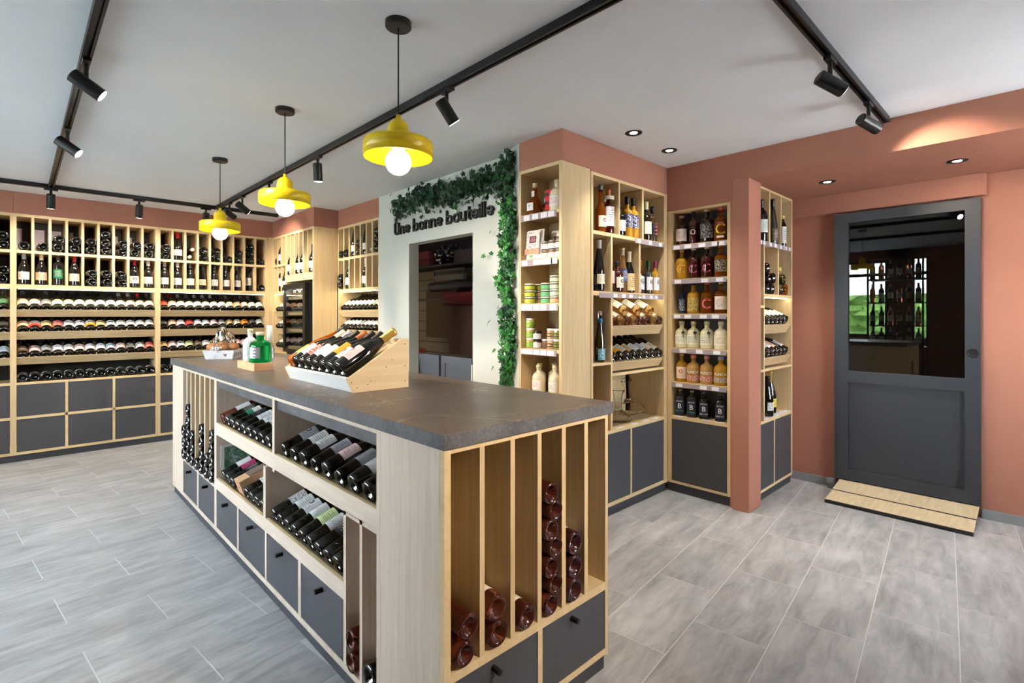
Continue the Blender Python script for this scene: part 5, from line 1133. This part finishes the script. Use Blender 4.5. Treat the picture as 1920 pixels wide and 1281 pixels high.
# ------------------------------------------------------------------ PENDANTS
PN = ('nearest yellow drum pendant lamp over the counter', 'middle yellow drum pendant lamp over the counter', 'farthest yellow drum pendant lamp over the counter')
for i, Y in enumerate((1.737, 2.899, 4.148)):
    t = thing('pendant_lamp', PN[i], 'lamp', Matrix.Translation((1.06, Y, CZ)), 'yellow pendant lamps above the counter')
    Z = lambda z: z-CZ
    mk = lambda key, fn: mesh_cached(key, fn)
    link('canopy', mesh_cached('canopy', lambda: lathe_bm([(0,-.024),(.046,-.024),(.050,-.020),(.050,0),(0,0)], 28), False), BLK, t)
    link('cord', mesh_cached('cord', lambda: tube_bm([(0,0,-.02),(0,0,Z(2.115))], .003, 8), False), BLK, t)
    link('shade', mesh_cached('shade', lambda: lathe_bm([(.006,Z(2.118)),(.009,Z(2.117)),(.010,Z(2.100)),(.024,Z(2.096)),(.036,Z(2.082)),(.041,Z(2.062)),(.042,Z(2.022)),(.050,Z(2.017)),(.128,Z(2.014)),(.132,Z(2.008)),(.132,Z(1.953)),(.1285,Z(1.953)),(.1285,Z(2.006)),(.040,Z(2.010)),(.036,Z(2.06)),(.006,Z(2.09))], 40)), YEL, t)
    link('socket', mesh_cached('socket', lambda: lathe_bm([(0,Z(2.055)),(.022,Z(2.055)),(.024,Z(1.985)),(.018,Z(1.980)),(0,Z(1.980))], 18), False), WHITE, t)
    link('bulb', mesh_cached('bulb', lambda: lathe_bm([(0,Z(1.887))]+[(.049*math.sin(a_), Z(1.936)-.049*math.cos(a_)) for a_ in [PI*k/14 for k in range(1, 13)]]+[(.016,Z(1.986)),(0,Z(1.987))], 24)), BULB, t)

# ------------------------------------------------------------------ TRACKS AND SPOTS
def track(label, p0, p1):
    d_ = Vector(p1)-Vector(p0); L_ = d_.length; ang = math.atan2(d_.y, d_.x)
    t = thing('track_rail', label, 'track light rail', Matrix.Translation(p0) @ Matrix.Rotation(ang, 4, 'Z'))
    box('rail_body', 0, L_, -.018, .018, -.010, 0, BLK, t); box('rail_side', 0, L_, -.018, -.008, -.034, -.010, BLK, t); box('rail_side', 0, L_, .008, .018, -.034, -.010, BLK, t)
    box('conductor', 0, L_, -.006, .006, -.016, -.010, mat('track_conductor', (70,70,72), .3, .8), t); box('end_cap', L_, L_+.012, -.018, .018, -.034, 0, BLK, t)
track('black track rail crossing the ceiling from top centre, over the counter', (1.50, -1.1, CZ-.0005), (1.50, 5.955, CZ-.0005))
track('black track rail along the rear racks', (-1.6, 5.99, CZ-.0005), (2.10, 5.99, CZ-.0005))
track('black track rail at upper left running towards the rear racks', (.215, -1.1, CZ-.0005), (.215, 5.955, CZ-.0005))
track('black track rail at upper right ending at the terracotta beam', (1.56, .65, CZ-.0005), (3.56, .65, CZ-.0005))
def spot(label, loc, direction, power=60, size=70, lens=True):
    x, y = loc; t = thing('track_spot', label, 'spotlight', Matrix.Translation((x, y, CZ-.035)), 'black track spotlights')
    box('adapter', -.045, .045, -.014, .014, -.016, 0, BLK, t) if abs(y-5.99) < .01 or abs(y-.65) < .01 else box('adapter', -.014, .014, -.045, .045, -.016, 0, BLK, t)
    dv = Vector(direction).normalized(); c = Vector((0, 0, -.105)); 
    finish('arm', tube_bm([(0,0,-.014),(0,0,-.060),c+Vector((0,0,.01))], .009, 10), BLK, t)
    a_, b_ = c-dv*.055, c+dv*.065
    finish('head', tube_bm([a_-dv*.004, a_, b_-dv*.001, b_], [.022, .030, .030, .0295], 20), BLK, t, False)
    finish('lens', tube_bm([b_, b_+dv*.0015], .026, 20), SPOTG, t)
    p = t.matrix_world @ (b_+dv*.006); spotl('spot_beam', p, dv, power, size)
spot('track spot nearest the upper left corner of the photo', (.215, 2.86), (.75,-.10,-.50), 70)
spot('second track spot on the left ceiling rail', (.215, 3.98), (.70,-.25,-.55), 70)
spot('track spot at the left end above the rear racks', (.215, 5.99), (0,.36,-.93), 28, 150)
spot('track spot above the middle of the left rear rack', (.84, 5.99), (0,.36,-.93), 28, 150)
spot('track spot left of the rail junction at the rear', (1.40, 5.99), (0,.36,-.93), 28, 150)
spot('track spot on the centre rail just right of the near pendant', (1.50, 2.02), (.62,-.10,-.78), 24)
spot('track spot on the centre rail between near and middle pendant', (1.50, 3.50), (.10,.10,-1), 60)
spot('track spot half hidden behind the middle pendant', (1.50, 4.45), (.45,.3,-.8), 50)
spot('upper of the two track spots beside the far pendant', (1.50, 5.15), (.80,.10,-.55), 50)
spot('lower of the two track spots beside the far pendant', (1.50, 5.55), (.85,.45,-.42), 50)
spot('left one of the two track spots on the right ceiling rail', (2.50, .65), (.62,-.55,-.42), 30)
spot('right one of the two track spots beside the terracotta beam', (3.17, .65), (.85,-.45,-.34), 24)
spot('added unseen track spot behind the camera lighting the counter end', (1.50, -.55), (-.12,.86,-.62), 110, 60)  # unseen lamp, added to warm and brighten the island's end face
for i, (x, y, z, nm) in enumerate(((2.755,1.786,CZ,'left recessed downlight in the white ceiling'),(3.227,1.808,CZ,'right recessed downlight in the white ceiling'),(4.10,1.083,2.281,'left recessed downlight in the terracotta soffit'),(4.11,.391,2.281,'right recessed downlight in the terracotta soffit'))):
    t = thing('downlight', nm, 'downlight', Matrix.Translation((x, y, z)), 'black recessed downlights')
    link('trim_ring', mesh_cached('trim_ring', lambda: lathe_bm([(.024,-.001),(.024,-.003),(.050,-.005),(.052,-.003),(.052,0),(.024,0)], 28)), BLK, t)
    link('lens', mesh_cached('dl_lens', lambda: lathe_bm([(0,-.0035),(.022,-.003),(.024,-.001),(0,-.0005)], 20)), SPOTG, t)
    spotl('downlight_beam', (x, y, z-.02), (0, 0, -1), 19, 90, (1,.95,.86), .8)
# ------------------------------------------------------------------ OUTSIDE AND BEHIND THE CAMERA (seen in reflections)
struct(box('ground_outside', -14, -1.9, -8, 12, -.2, -.1, plain((120,120,118), .9)))
bm = bmesh.new(); bmesh.ops.create_grid(bm, x_segments=50, y_segments=14, size=1)
hm = mat('hedge_green', (96,130,60), .8); n = N(hm); n.ln(n.ramp(n.noise(n.coord(), 9, 5, .7), [(.3, lin(50,80,34)), (.7, lin(150,190,90))]), n.p.inputs['Base Color'])
bmesh.ops.create_icosphere(bm, subdivisions=2, radius=.01)
for v in bm.verts: v.co = Vector((-8+.5*noise.noise(Vector((v.co.x*14, v.co.y*5, 0)))+.25*noise.noise(Vector((v.co.x*50, v.co.y*20, 3))), 3+v.co.x*6, .9+v.co.y*1.0))
obj1('hedge', bm, hm, 'green hedge across the street, seen only as a reflection in the door glass', 'hedge')
t = thing('display_rack', 'black metal rack of bottles by the window, mirrored in the door glass', 'rack', Matrix.Translation((-1.15, 1.73, 0)))
for sx_ in (-.2, .2):
    for sy_ in (-.36, .36): box('post', sx_-.012, sx_+.012, sy_-.012, sy_+.012, 0, 2.25, BLK, t)
for z in (.45, .82, 1.16, 1.53, 1.91): box('shelf', -.21, .21, -.37, .37, z, z+.02, BLK, t)
for r_, z in enumerate((.84, 1.18, 1.55, 1.931)):
    for k in range(6):
        c = ('white','cream','white','tan')[(k+r_) % 4]
        bottle('bordeaux', (GDARK, GROSE, GOLIVE)[(k+r_) % 3], ('black','cream')[k % 2], lm(c)[0], Matrix.Translation((-.98, 1.73-.30+k*.12, z)) @ Matrix.Rotation(PI/2, 4, 'Z'), 'bottle on the window rack, %s label, %s on its %s shelf' % (lm(c)[1], ORD[k], ORD[r_]), 'bottles on the window rack')
for k in range(3):
    b_ = obj1('carton', (lambda b: (bm_box(b, -1.3, -1.0, 1.42+k*.22, 1.62+k*.22, .471, .76), b)[1])(bmesh.new()), plain((120,110,100), .8), 'plain carton on the low shelf of the window rack, %s' % ORD[k], 'box', group='cartons on the window rack')
